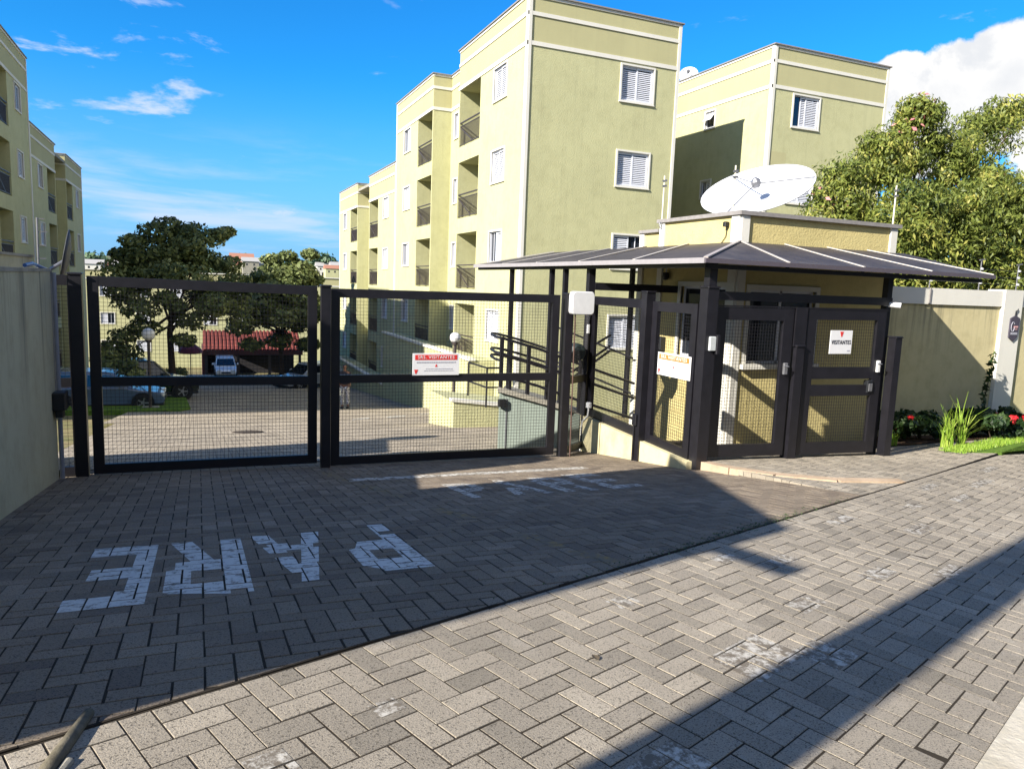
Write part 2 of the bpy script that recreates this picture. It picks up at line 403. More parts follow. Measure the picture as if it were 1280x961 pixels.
def brick_into(mb, poly, zf, tone, h=.055, bev=.0014):
    n = len(poly); cx = sum(p[0] for p in poly)/n; cy = sum(p[1] for p in poly)/n
    dz = random.gauss(0, .0006); tx, ty = random.gauss(0, .004), random.gauss(0, .004)
    def zz(x, y): return zf(x, y) + dz + tx*(x-cx) + ty*(y-cy)
    i = len(mb.v); s = []
    for x, y in poly:
        d = math.hypot(x-cx, y-cy) or 1; k = 1-bev*1.3/d; s.append((cx+(x-cx)*k, cy+(y-cy)*k))
    mb.v += [(x, y, zz(x, y)-h) for x, y in poly] + [(x, y, zz(x, y)-bev) for x, y in poly] + [(x, y, zz(x, y)) for x, y in s]
    fs = [tuple(range(i+2*n, i+3*n))]
    for r in (0, 1):
        for k in range(n): fs.append((i+r*n+k, i+r*n+(k+1) % n, i+(r+1)*n+(k+1) % n, i+(r+1)*n+k))
    mb.f += fs; mb.t += [tone]*len(fs)
    return zz
def pave(name, bricks, zf, mat, parent, nparts, keyf, tonef):
    """the bricks that show largest become single parts, the rest one joined part"""
    bricks = sorted(bricks, key=keyf); rest = MB(); tops = []
    for k, b in enumerate(bricks):
        tone = min(1, max(0, tonef(b)))
        if k < nparts:
            m = MB(); tops.append((b, brick_into(m, b, zf, tone))); m.build('paver', mat, parent)
        else: tops.append((b, brick_into(rest, b, zf, tone)))
    rest.build('paver_field', mat, parent, kind='stuff')
    return tops
def tone_rand(b): return random.gauss(.5, .2) + (.25 if random.random() < .05 else 0)
def screen_key(zf):
    def f(b):
        x = sum(p[0] for p in b)/len(b); y = sum(p[1] for p in b)/len(b); v = Vector((x, y, zf(x, y))); d = v.dot(FW)
        if d < .3: return 1e6
        px, py = F_PX*v.dot(RI)/d, -F_PX*v.dot(UP)/d
        return (0 if abs(px) < 660 and py < 500 else 1e4) + d
    return f
# sidewalk
SW_REG = [J(-3.2, -1.82), J(15.5, -1.82), J(15.5, -.012), J(-3.2, -.012)]
sw = structure(MB().prism([J(-9, -1.82), J(22, -1.82), J(22, 0), J(-9, 0)], lambda x, y: SWZ(x, y)-.25, lambda x, y: SWZ(x, y)-.0020).build('sidewalk', JOINT))
SW_TOPS = pave('paver', herring(SW_REG, R(22.3), .097, .006, (J0.x, J0.y)), SWZ, PAVER, sw, 300, screen_key(SWZ), tone_rand)
# driveway in front of the big gate
DW_POLY = [J(-1.35, .012), J(6.6, .012), (5.62, 5.15), (5.33, 6.9), (5.33, 9.6), (-1.36, 9.6), (-1.36, 2.05)]
DW_REG = [J(-1.2, .012), J(6.4, .012), (5.33, 9.4), (-1.36, 9.4)]
dw = structure(MB().prism([J(-1.35, .005), J(6.42, .005), (5.40, 6.95), (5.33, 9.6), (-1.36, 9.6)], lambda x, y: DRZ(x, y)-.3, lambda x, y: DRZ(x, y)-.0026).build('driveway', JOINT))
DW_TOPS = pave('paver', herring(DW_REG, 0, .1, .0075), DRZ, DPAVER, dw, 300, screen_key(DRZ), lambda b: random.gauss(.45, .2))
# apron before the small gates (one step up from the driveway) and the strip that runs on by the garden
AP_REG = [J(6.42, .012), J(15.5, .012), (13.6, 8.3), (5.42, 8.3), (5.42, 6.9)]
ap = structure(MB().prism([J(6.42, .006), J(15.5, .006), (13.6, 8.8), (5.42, 8.8), (5.42, 6.92)], lambda x, y: PLZ(x, y)-.3, lambda x, y: PLZ(x, y)-.0024).build('paved_apron', JOINT))
AP_TOPS = pave('paver', herring(AP_REG, R(22.3), .1, .006), PLZ, PAVER, ap, 120, screen_key(PLZ), tone_rand)
# light kerb between driveway and apron
kb = MB()
kp = [(5.47, 6.95), (5.50, 6.45), (5.66, 5.95), (6.05, 5.50), (6.75, 5.30)]
for k, (p, q) in enumerate(zip(kp, kp[1:])):
    h0, h1 = .0+.085*(1-k/4), .085*(1-(k+1)/4)
    d = (Vector(q)-Vector(p)).normalized(); n_ = Vector((-d.y, d.x))*.07
    cs = [Vector(p)-n_, Vector(q)-n_, Vector(q)+n_, Vector(p)+n_]
    zt = [DRZ(*p)+h0+.012, DRZ(*q)+h1+.012, DRZ(*q)+h1+.012, DRZ(*p)+h0+.012]
    kb.hexa([(c.x, c.y, z-.3) for c, z in zip(cs, zt)]+[(c.x, c.y, max(z, PLZ(c.x, c.y)+.006)) for c, z in zip(cs, zt)])
structure(kb.build('kerb', KERB))
# street kerb and asphalt on the camera's side
structure(MB().prism([J(-9, -1.98), J(22, -1.98), J(22, -1.825), J(-9, -1.825)], lambda x, y: SWZ(x, y)-.3, lambda x, y: SWZ(x, y)+.01).build('street_kerb', plaster('pale_kerb_concrete', lin(226, 216, 196), 40, .006, .2, 0, blotch=.8)))
structure(MB().prism([J(-60, -9.5), J(80, -9.5), J(80, -1.985), J(-60, -1.985)], lambda x, y: SWZ(x, y)-.4, lambda x, y: SWZ(x, y)-.13).build('road', ASPH))
# small raised lip of mortar where driveway meets sidewalk
lip = MB(); s = -1.2
while s < 9.0:
    l_ = random.uniform(.25, .5); a, b = Vector(J(s, .004)), Vector(J(s+l_-.006, .004)); z = lambda p: max(DRZ(p.x, p.y), SWZ(p.x, p.y))-.004+random.uniform(-.003, .004)
    lip.beam((a.x, a.y, z(a)), (b.x, b.y, z(b)), .010, .010); s += l_
structure(lip.build('mortar_lip', JOINT))
# paving inside the estate
ir = MB(); ys = [9.6, 14, 20, 30, 40, 50, 62]
for a, b in zip(ys, ys[1:]):
    for x0_, x1_ in ((-2.2, 4.2), (4.2, 8.3)):
        if a < 20 and x0_ < 0: x0_ = -1.9
        ir.quad((x0_, a, GI(x0_, a)-.006), (x1_, a, GI(x1_, a)-.006), (x1_, b, GI(x1_, b)-.006), (x0_, b, GI(x0_, b)-.006))
structure(ir.build('estate_road', INNER))
pm = thing('parking_marks', 'short white parking marks on the sunlit estate road', 'road marking', (5, 16, DRZ(5, 16)))
def onD(x, y): d = pix(x, y); return d*(-1.03/(d.z+.02*d.x+.135*d.y))
for x0_, x1_, yy in ((440, 462, 524), (484, 508, 521), (526, 552, 517), (566, 592, 513)):
    a_, b_ = onD(x0_, yy+1), onD(x1_, yy-1); MB().prism([(a_.x, a_.y), (b_.x, b_.y), (b_.x+.1, b_.y+.5), (a_.x+.1, a_.y+.5)], lambda x, y: DRZ(x, y)-.006, lambda x, y: DRZ(x, y)+.001).build('mark', WPAINT3, pm)
MH = MB().lathe([(0, .012), (.27, .012), (.30, .008), (.30, -.03)], (.9, 15.6, DRZ(.9, 15.6)), 20, axis=(.02, .135, 1))
tag(MH.build('manhole_cover', simple('cast_iron', lin(66, 60, 56), .95, 0, .3, 20, .05)), 'round dark manhole cover set in the lit estate road behind the gate', 'manhole')
# terrain under everything, hills far off
def terrain():
    m = MB(); xs = list(np.arange(-90, 91, 6)); ys = list(np.arange(-24, 103, 3))
    def h(x, y):
        c = (Vector((x, y))-J0).dot(N)
        if c < 0: return min(SWZ(max(-12, min(20, x)), y), 0)-.45
        z = GI(max(-8, min(24, x)), y)-.10
        return z
    idx = {}
    for i, x in enumerate(xs):
        for j, y in enumerate(ys): idx[i, j] = len(m.v); m.v.append((x, y, h(x, y)))
    for i in range(len(xs)-1):
        for j in range(len(ys)-1): m.f.append((idx[i, j], idx[i+1, j], idx[i+1, j+1], idx[i, j+1]))
    structure(m.build('terrain', EARTH))
    m = MB(); n = 72; rad = [0, 90, 200, 330, 420, 500, 580, 700, 900, 1500, 3500]; base = [-19, -19, -21, -15, -6, 3, 9.0, 6, -5, -12, -20]
    grid = []
    for k, r in enumerate(rad):
        row = []
        for a in range(n):
            t = 2*math.pi*a/n; bump_ = (math.sin(t*5+k*.7)*2.2 + math.sin(t*13+k)*1.3 + math.sin(t*29+2*k)*.8)*(1 if 420 <= r <= 700 else .2)
            row.append(len(m.v)); m.v.append((r*math.cos(t), r*math.sin(t), base[k]+bump_))
        grid.append(row)
    for a, b in zip(grid, grid[1:]):
        for k in range(n): m.f.append((a[k], a[(k+1) % n], b[(k+1) % n], b[k]))
    structure(m.build('hills', HILLM, smooth=True))
terrain()

# ------------------------------------------------------------------ painted markings: cut to the bricks they lie on
GLYPH = {  # strokes as convex quads in a unit letter box
 'P': [[(0, 0), (.30, 0), (.30, 1), (0, 1)], [(.26, .79), (.76, .79), (.76, 1), (.26, 1)], [(.70, .5), (1, .56), (1, .88), (.70, .98)], [(.26, .40), (.76, .40), (.94, .60), (.26, .60)]],
 'A': [[(0, 0), (.26, 0), (.60, 1), (.40, 1)], [(.74, 0), (1, 0), (.60, 1), (.40, 1)], [(.18, .24), (.82, .24), (.77, .40), (.23, .40)]],
 'R': [[(0, 0), (.30, 0), (.30, 1), (0, 1)], [(.26, .81), (.8, .81), (.95, .92), (.26, 1)], [(.70, .52), (1, .56), (1, .9), (.70, .95)], [(.26, .42), (.9, .42), (.9, .60), (.26, .60)], [(.40, .44), (.70, .44), (1, 0), (.70, 0)]],
 'E': [[(0, 0), (.30, 0), (.30, 1), (0, 1)], [(.30, .80), (1, .80), (1, 1), (.30, 1)], [(.30, .42), (.86, .42), (.86, .60), (.30, .60)], [(.30, 0), (1, 0), (1, .18), (.30, .18)]]}
def paint(name, polys, tops, mat, parent=None, skip=.0, inset=.0006):
    m = MB()
    bb = (min(p[0] for q in polys for p in q), max(p[0] for q in polys for p in q), min(p[1] for q in polys for p in q), max(p[1] for q in polys for p in q))
    for b, zz in tops:
        if max(p[0] for p in b) < bb[0] or min(p[0] for p in b) > bb[1] or max(p[1] for p in b) < bb[2] or min(p[1] for p in b) > bb[3]: continue
        cx = sum(p[0] for p in b)/len(b); cy = sum(p[1] for p in b)/len(b)
        br = [(cx+(x-cx)*(1-inset/max(.02, math.hypot(x-cx, y-cy))*1.6), cy+(y-cy)*(1-inset/max(.02, math.hypot(x-cx, y-cy))*1.6)) for x, y in b]
        for i, q in enumerate(polys):
            c = clipc(list(q), br)
            if len(c) >= 3 and area(c) > 1e-5 and random.random() >= skip:
                m.v += [(x, y, zz(x, y)+.0012+.0004*i) for x, y in c]; k = len(m.v)-len(c); m.f.append(tuple(range(k, len(m.v))))
    return m.build(name, mat, parent) if m.f else None
def ccw(q): return q if sum(q[i][0]*q[(i+1) % len(q)][1]-q[(i+1) % len(q)][0]*q[i][1] for i in range(len(q))) > 0 else q[::-1]
def word(label, letters, mat, flip):
    t = thing('painted_word', label, 'road marking', (letters[0][1], letters[0][3], DRZ(letters[0][1], letters[0][3])))
    for ch, x0, x1, y0, y1 in letters:
        f = (lambda u, v: (x1-(x1-x0)*u, y1-(y1-y0)*v)) if flip else (lambda u, v: (x0+(x1-x0)*u, y0+(y1-y0)*v))
        paint('letter', [ccw([f(u, v) for u, v in q]) for q in GLYPH[ch]], DW_TOPS, mat, t, skip=.045)
word('large white word PARE painted on the shaded pavers, facing drivers who leave', [('E', -.60, -.25, 3.60, 4.92), ('R', -.18, .23, 3.63, 4.92), ('A', .29, .73, 3.72, 4.96), ('P', .82, 1.19, 3.76, 5.05)], WPAINT, True)
word('faded white word PARE painted before the wider gate leaf, facing arriving drivers', [('P', 2.2, 2.52, 5.95, 6.85), ('A', 2.63, 3.02, 5.95, 6.95), ('R', 3.14, 3.52, 5.95, 7.0), ('E', 3.66, 4.05, 5.95, 7.1)], WPAINT3, False)
o = paint('stop_line', [[(1.4, 7.42), (4.25, 7.50), (4.25, 7.68), (1.4, 7.60)]], DW_TOPS, WPAINT3)
tag(o, 'faded white stop line painted across the paving just outside the gate', 'road marking')
yl = []
for a, b in ((8.3, 7.3), (7.15, 6.2), (5.55, 5.0), (4.35, 3.9), (3.8, 3.45)):
    X = lambda y: 2.12 - (y-3.6)*.185
    yl.append(ccw([(X(a)-.06, a), (X(a)+.06, a), (X(b)+.06, b), (X(b)-.06, b)]))
t = thing('centre_line', 'worn yellow dashed line down the middle of the driveway', 'road marking', (1.9, 5, DRZ(1.9, 5)))
for q in yl: paint('dash', [q], DW_TOPS, YPAINT, t)
ps = []
for s_, c_, l_, w_ in [(2.2, -.35, .16, .1), (3.3, -.28, .22, .1), (3.55, -.5, .3, .12), (3.0, -.9, .26, .12), (3.9, -.95, .34, .12), (1.15, -1.3, .3, .2), (2.1, -1.1, .42, .24), (2.5, -1.25, .25, .2), (5.0, -.3, .4, .1), (5.4, -.75, .4, .12), (6.3, -.45, .3, .1), (7.2, -.6, .5, .1), (7.4, -.25, .5, .1), (8.3, -.5, .8, .1), (8.8, -.9, .6, .12), (9.6, -.3, .7, .1), (.55, -.95, .16, .1), (.2, -.55, .22, .14), (.75, -.45, .1, .08), (4.4, -1.2, .4, .1)]:
    ps.append([J(s_, c_), J(s_+l_, c_), J(s_+l_, c_+w_), J(s_, c_+w_)])
t = thing('paint_remnants', 'scattered remnants of old white paint on the sidewalk pavers', 'road marking', (3, 3, SWZ(3, 3)))
for q in ps: paint('paint_patch', [q], SW_TOPS, WPAINT2, t)

# ------------------------------------------------------------------ apartment blocks
ZO = {'roof': 8.55, 'b1': 8.01, 'b2': 7.13}
PITCHF = 2.63
class Face:
    """vertical wall plane between plan points p and q; inw points into the building"""
    def __init__(s, p, q, inw):
        s.inw = Vector((inw[0], inw[1], 0)); s.U = Vector((inw[1], -inw[0], 0)); p, q = Vector((*p, 0)), Vector((*q, 0))
        s.o = p if (q-p).dot(s.U) > 0 else q; s.len = (q-p).length; s.rz = math.atan2(s.U.y, s.U.x)
    def u(s, x, y): return (Vector((x, y, 0))-s.o).dot(s.U)
    def pt(s, u, d, z): v = s.o + s.U*u + s.inw*d; return (v.x, v.y, z)
    def box(s, mb, u0, u1, d0, d1, z0, z1):
        mb.hexa([s.pt(u0, d0, z0), s.pt(u1, d0, z0), s.pt(u1, d1, z0), s.pt(u0, d1, z0), s.pt(u0, d0, z1), s.pt(u1, d0, z1), s.pt(u1, d1, z1), s.pt(u0, d1, z1)])
    def wall(s, mb, z0, z1, holes=(), u0=0, u1=None):
        u1 = s.len if u1 is None else u1
        holes = [(max(u0, a), min(u1, b), max(z0, c), min(z1, d), e) for a, b, c, d, e in holes if d > z0+.05 and c < z1-.05]
        us = sorted({u0, u1, *[h[0] for h in holes], *[h[1] for h in holes]}); zs = sorted({z0, z1, *[h[2] for h in holes], *[h[3] for h in holes]})
        for a, b in zip(us, us[1:]):
            for c, d in zip(zs, zs[1:]):
                mu, mz = (a+b)/2, (c+d)/2
                if any(h[0] < mu < h[1] and h[2] < mz < h[3] for h in holes): continue
                mb.quad(s.pt(a, 0, c), s.pt(b, 0, c), s.pt(b, 0, d), s.pt(a, 0, d))
        for a, b, c, d, e in holes:
            P = lambda u, k, z: s.pt(u, k, z)
            mb.quad(P(a, 0, c), P(a, e, c), P(a, e, d), P(a, 0, d)); mb.quad(P(b, 0, c), P(b, 0, d), P(b, e, d), P(b, e, c))
            mb.quad(P(a, 0, c), P(b, 0, c), P(b, e, c), P(a, e, c)); mb.quad(P(a, 0, d), P(a, e, d), P(b, e, d), P(b, 0, d))
            mb.quad(P(a, e, c), P(b, e, c), P(b, e, d), P(a, e, d))
WCACHE = {}
def window_meshes(w, h, style):
    """local: x along the wall, y inward, z up, origin at the opening's lower corner"""
    key = (round(w, 2), round(h, 2), style)
    if key in WCACHE: return WCACHE[key]
    t = MB(); b = .055
    for x0, x1, z0, z1 in ((-b, 0, -b, h+b), (w, w+b, -b, h+b), (0, w, -b, 0), (0, w, h, h+b)): t.box(x0, x1, -.035, .02, z0, z1)
    t.box(-.07, w+.07, -.048, .0, -b-.012, -b+.012)
    lv = MB(); pane = MB(); pane.box(.03, w-.03, .085, .095, .03, h-.03)
    fr = MB()
    for x0, x1, z0, z1 in ((0, .03, 0, h), (w-.03, w, 0, h), (.03, w-.03, 0, .03), (.03, w-.03, h-.03, h)): fr.box(x0, x1, .02, .1, z0, z1)
    def leaf(x0, x1, y):
        for a, c, z0, z1 in ((x0, x0+.045, .03, h-.03), (x1-.045, x1, .03, h-.03), (x0+.045, x1-.045, .03, .08), (x0+.045, x1-.045, h-.08, h-.03)): lv.box(a, c, y, y+.022, z0, z1)
        z = .1
        while z < h-.1:
            lv.hexa([(x0+.045, y+.002, z-.008), (x1-.045, y+.002, z-.008), (x1-.045, y+.022, z+.024), (x0+.045, y+.022, z+.024), (x0+.045, y+.002, z+.004), (x1-.045, y+.002, z+.004), (x1-.045, y+.022, z+.036), (x0+.045, y+.022, z+.036)]); z += .058
    if style == 'shut': leaf(.03, w/2+.02, .055); leaf(w/2-.02, w-.03, .03)
    elif style == 'ajar': leaf(.30*w, .30*w+w/2, .055); leaf(w/2-.02, w-.03, .03)
    elif style == 'half': leaf(w/2-.02, w-.03, .03); fr.box(w*.25-.012, w*.25+.012, .06, .08, .03, h-.03)
    elif style == 'slid': leaf(.03, w/2+.02, .03); fr.box(w*.75-.012, w*.75+.012, .06, .08, .03, h-.03)
    elif style == 'tilt': fr.hexa([(.05, .04, h-.05), (w-.05, .04, h-.05), (w-.05, .06, h-.05), (.05, .06, h-.05), (.05, -.20, h*.42), (w-.05, -.20, h*.42), (w-.05, -.18, h*.42), (.05, -.18, h*.42)])
    def me(mb, name, mat):
        m = bpy.data.meshes.new(name); m.from_pydata(mb.v, [], mb.f); m.materials.append(mat); return m
    r = {'window': me(t, 'window', TRIM), 'window_frame': me(fr, 'window_frame', ALU), 'pane': me(pane, 'pane', GLASS), 'louvre': me(lv, 'louvre', ALU) if lv.f else None}
    WCACHE[key] = r; return r
def put_window(parent, face, u, z, w, h, style):
    r = window_meshes(w, h, style); p = Vector(face.pt(u, 0, z))-Vector(parent.location)
    o = bpy.data.objects.new('window', r['window']); C.objects.link(o); o.parent = parent; o.location = p; o.rotation_euler = (0, 0, face.rz)
    for k in ('window_frame', 'pane', 'louvre'):
        if r[k]: c = bpy.data.objects.new(k, r[k]); C.objects.link(c); c.parent = o
    return (u, u+w, z, z+h, .12)
RCACHE = {}
def put_balcony(parent, face, u, z, w, h, door):
    if ('rail', round(w, 2)) not in RCACHE:
        m = MB(); t = .9
        m.box(0, w, .02, .07, t-.04, t); m.box(0, w, .03, .06, t-.16, t-.135); m.box(0, w, .03, .06, .06, .085)
        k = 0
        while .06+k*.105 < w-.05: x = .06+k*.105; m.box(x-.009, x+.009, .036, .054, .085, t-.135); k += 1
        m.beam((0, .045, t-.16), (w*.62, .045, .08), .02, .035)
        me = bpy.data.meshes.new('balcony_railing'); me.from_pydata(m.v, [], m.f); me.materials.append(RAILM); RCACHE['rail', round(w, 2)] = me
        m = MB()
        for x0, x1, z0, z1 in ((w*.2, w*.2+.05, 0, 2.02), (w*.85, w*.85+.05, 0, 2.02), (w*.52, w*.52+.04, 0, 2.02), (w*.2, w*.85+.05, 1.98, 2.02), (w*.2, w*.85+.05, 0, .05)): m.box(x0, x1, 1.13, 1.18, z0, z1)
        me = bpy.data.meshes.new('balcony_door'); me.from_pydata(m.v, [], m.f); me.materials.append(ALU); RCACHE['door', round(w, 2)] = me
        m = MB().box(w*.2+.05, w*.85, 1.15, 1.165, .05, 1.98)
        me = bpy.data.meshes.new('pane'); me.from_pydata(m.v, [], m.f); me.materials.append(GLASS); RCACHE['glass', round(w, 2)] = me
    p = Vector(face.pt(u, 0, z))-Vector(parent.location)
    for k in ('rail', 'door'):
        o = bpy.data.objects.new('balcony_railing' if k == 'rail' else 'balcony_door', RCACHE[k, round(w, 2)]); C.objects.link(o); o.parent = parent; o.location = p; o.rotation_euler = (0, 0, face.rz)
        if k == 'door': g = bpy.data.objects.new('pane', RCACHE['glass', round(w, 2)]); C.objects.link(g); g.parent = o
    return (u, u+w, z, z+h, 1.2)
def block(label, xf, y0, dz, side, zbot, full):
    """one stair block: face at x = xf; a = depth behind the face, y along it"""
    X = lambda a: xf+side*a
    Z = lambda z: z+dz
    LEN = 15.77; t = thing('apartment_block', label, 'building', (X(7), y0+LEN/2, zbot), 0, 'stepped yellow apartment blocks')
    wall, para = MB(), MB(); rnd = random.Random(int(y0*7+xf))
    trims, faces = [], []
    def face(p, q, inw, holes=(), parap=True, strips=(), bands=True):
        f = Face((X(p[0]), y0+p[1]), (X(q[0]), y0+q[1]), (inw[0]*side, inw[1])); hs = []
        for kind, a, y, w, ztop, h, st in holes:
            uu = sorted([f.u(X(a[0]), y0+a[1]), f.u(X(y[0]), y0+y[1])])
            for k in range(4):
                zb = Z(ztop-h-PITCHF*k)
                if kind == 'w': hs.append(put_window(t, f, uu[0], zb, w, h, st[k % len(st)]))
                else: hs.append(put_balcony(t, f, uu[0], zb, w, h, k))
        f.wall(wall, zbot, Z(ZO['b2']), hs); f.wall(para, Z(ZO['b2']), Z(ZO['roof']))
        if bands:
            e = .028
            for nm, z0, z1 in (('band', 8.01-.055, 8.01+.055), ('band', 7.13-.02, 7.13+.10), ('cornice', 8.46, 8.535)):
                m = MB(); f.box(m, -.0, f.len, -e, .0, Z(z0), Z(z1)); m.build(nm, TRIM, t)
            m = MB(); f.box(m, -.06, f.len+.06, -.07, .12, Z(8.535), Z(8.575)); m.build('coping', COPING, t)
        for uu in strips:
            m = MB(); u = f.u(X(uu[0]), y0+uu[1]); a, b = (u, u+.105) if u < f.len/2 else (u-.105, u)
            f.box(m, a, b, -.032, .0, zbot, Z(8.462)); m.build('corner_strip', TRIM, t)
        return f
    S = ['shut', 'shut', 'half', 'shut'] if side > 0 else ['slid', 'shut', 'slid', 'shut']
    S2 = [rnd.choice(['shut', 'half', 'slid', 'shut', 'ajar']) for _ in range(4)]
    wy, by, bw = (1.55, 2.65), (3.97, 6.17), 2.2
    main1 = face((0, 0), (0, 6.27), (1, 0), [('w', (0, wy[0]), (0, wy[1]), 1.1, 7.0, 1.0, S), ('b', (0, by[0]), (0, by[1]), bw, 7.11, 2.06, [0])], strips=[(0, 0)])
    rec = face((.8, 6.27), (.8, 9.63), (1, 0), [('w', (.8, 8.62), (.8, 9.12), .5, 6.9, .95, ['half']), ('w', (.8, 6.8), (.8, 7.3), .5, 6.9, .95, ['half'])])
    face((0, 9.63), (.8, 9.63), (0, 1)); face((0, 6.27), (.8, 6.27), (0, -1))
    main2 = face((0, 9.63), (0, LEN), (1, 0), [('b', (0, 9.73), (0, 11.93), bw, 7.11, 2.06, [0]), ('w', (0, 13.15), (0, 14.25), 1.1, 7.0, 1.0, S2)], strips=[(0, LEN)])
    if full:
        face((0, 0), (5.42, 0), (0, 1), [('w', (3.27, 0), (4.45, 0), 1.18, 7.0, 1.06, ['shut', 'shut', 'slid' if side > 0 else 'shut', 'shut'])], strips=[(0, 0), (5.42, 0)])
        face((5.42, 0), (5.42, 6.3), (-1, 0))
        face((5.42, 6.3), (9.3, 6.3), (0, 1), [('w', (6.8, 6.3), (8.0, 6.3), 1.2, 7.0, 1.0, S2)])
        face((9.3, 0), (9.3, 6.3), (1, 0), [('w', (9.3, 3.05), (9.3, 3.62), .57, 6.95, .62, ['tilt', 'half', 'tilt', 'half'])], strips=[(9.3, 0)])
        face((9.3, 0), (14.75, 0), (0, 1), [('w', (10.3, 0), (11.48, 0), 1.18, 7.0, 1.06, ['ajar', 'shut', 'shut', 'shut'])], strips=[(9.3, 0), (14.75, 0)])
    else:
        face((0, 0), (14.75, 0), (0, 1), bands=False)
    face((14.75, 0), (14.75, LEN), (-1, 0), bands=False); face((0, LEN), (14.75, LEN), (0, -1), bands=False)
    rs = MB()
    for a0, a1, q0, q1 in ((0.02, 5.4, .02, 6.24), (.84, 5.4, 6.25, 9.64), (.02, 5.4, 9.66, LEN-.02), (5.4, 9.3, 6.32, LEN-.02), (9.32, 14.73, .02, LEN-.02)) if full else ((0.02, 14.7, .02, LEN-.02),):
        x0, x1 = sorted((X(a0), X(a1))); rs.box(x0, x1, y0+q0, y0+q1, Z(8.05), Z(8.2))
    rs.build('roof', CONC, t)
    wall.build('wall', WALL, t); para.build('parapet', PARA, t)
    return t
A1 = block('yellow four storey block nearest the guardhouse, two wings with shuttered windows', 9.2, 21.23, 0, 1, -6.6, True)
A2 = block('yellow block downhill of the guardhouse block, one storey lower', 9.2, 37.0, -2.73, 1, -10.2, False)
D1 = block('taller shaded yellow block rising behind the weathered wall', -6.6, 23.03, .28, -1, -7.2, False)
D2 = block('lower shaded yellow block at the downhill end of the row behind the weathered wall', -6.6, 38.8, -2.33, -1, -10.4, False)
# patch of darker repainted plaster on the second wing
f = Face((18.5, 21.23), (23.95, 21.23), (0, 1)); m = MB(); f.box(m, .16, .86, -.003, 0, 4.55, 5.0); m.build('paint_patch', PARA, A1)
# small dish on the second wing's roof
def dish(name, label, c, axis, r, depth, mat, foot, tilt=0, feed=True, group=None, arms=3, fl=.72):
    t = thing(name, label, 'satellite dish', foot); ax = Vector(axis).normalized(); c = Vector(c)
    prof = [(r*k/10, depth*(k/10)**2) for k in range(0, 11)]
    m = MB(); prof2 = [(.001, 0)]+prof[1:]
    m.lathe(prof2 + [(r+.012, depth+.004), (r+.012, depth-.012)] + [(a, b-.014) for a, b in reversed(prof2)], c, 40, ax); m.build('reflector', mat, t, smooth=True)
    q = ax.to_track_quat('Z', 'Y').to_matrix()
    fp = c + ax*(r*fl)
    if feed:
        m = MB()
        for k in range(arms):
            a = tilt+2*math.pi*k/arms; m.tube([c + q @ Vector((r*math.cos(a), r*math.sin(a), depth)), fp], .009, 6)
        m.build('feed_arm', GREYM, t)
        m = MB(); m.lathe([(.001, -.05), (.06, -.05), (.075, 0), (.07, .05), (.03, .09), (.001, .09)], fp, 14, ax); m.build('feed_horn', GREYM, t)
    m = MB(); b = c - ax*.03; m.tube([b, Vector((b.x, b.y, foot[2]+.02)), ], .035, 10); m.lathe([(.001, .02), (.14, .02), (.14, 0), (.001, 0)], foot, 12); m.build('mast', GREYM, t)
    return t
p = onX(861, 92, 18.9)
dish('satellite_dish', 'small white dish on the roof edge of the farther wing', (18.9, p.y, 8.82), (-.6, -.7, .45), .38, .10, DISH, (18.9, p.y+.05, 8.2), .3)

# retaining walls in front of the downhill blocks
for lab, y0, y1, zt in (('pale retaining wall with white coping below the guardhouse block', 23.0, 35.6, -2.55), ('lower retaining wall with white coping below the downhill block', 35.6, 50.0, -5.1)):
    t = thing('retaining_wall', lab, 'wall', (8.4, (y0+y1)/2, zt-3))
    MB().prism([(8.3, y0), (9.18, y0), (9.18, y1), (8.3, y1)], lambda x, y: GI(x, y)-.6, zt).build('wall', WALL, t)
    MB().box(8.24, 8.48, y0-.05, y1+.05, zt, zt+.08).build('coping', TRIM, t)

# ------------------------------------------------------------------ boundary walls
lw = thing('boundary_wall', 'rain streaked cream wall at the end of the gate, grey cap on top', 'wall', (-1.45, 5, DRZ(-1.45, 5)))
m = MB(); ys_ = [2.4+.35*k for k in range(18)]+[8.72]
for a, b in zip(ys_, ys_[1:]): m.quad((-1.36, a, DRZ(-1.36, a)-.25), (-1.36, b, DRZ(-1.36, b)-.25), (-1.36, b, -.04), (-1.36, a, -.04))
m.box(-1.58, -1.362, 2.4, 8.72, -2.6, -.042); m.build('wall', LWALL, lw)
cp_ = MB(); y = 2.36
while y < 8.7:
    y1 = min(8.75, y+random.uniform(.9, 1.2)); cp_.box(-1.61, -1.352, y, y1-.008, -.042, -.012+random.uniform(-.004, .004)); y = y1
cp_.build('wall_cap', CONC, lw)
m = MB(); m.tube([(-1.46, 8.1, .012), (-1.44, 8.35, .03), (-1.46, 8.6, .022), (-1.40, 8.78, -.02)], .018, 8); m.build('blue_hose', simple('blue_hose', lin(60, 96, 150), .4), lw)
m = MB(); m.tube([(-1.335, 8.76, -.05), (-1.335, 8.76, DRZ(-1.3, 8.76))], .022, 10); m.build('downpipe', simple('grey_pipe', lin(126, 130, 140), .45), lw)
mo = thing('gate_box', 'small black control box fixed low at the end of the weathered wall', 'electrical box', (-1.31, 8.62, -1.42))
MB().cbox(-1.36, -1.24, 8.5, 8.68, -1.42, -1.24, .012).build('case', BLACKP, mo); MB().cbox(-1.34, -1.27, 8.52, 8.66, -1.5, -1.42, .008).build('cable_gland', BLACKP, mo)

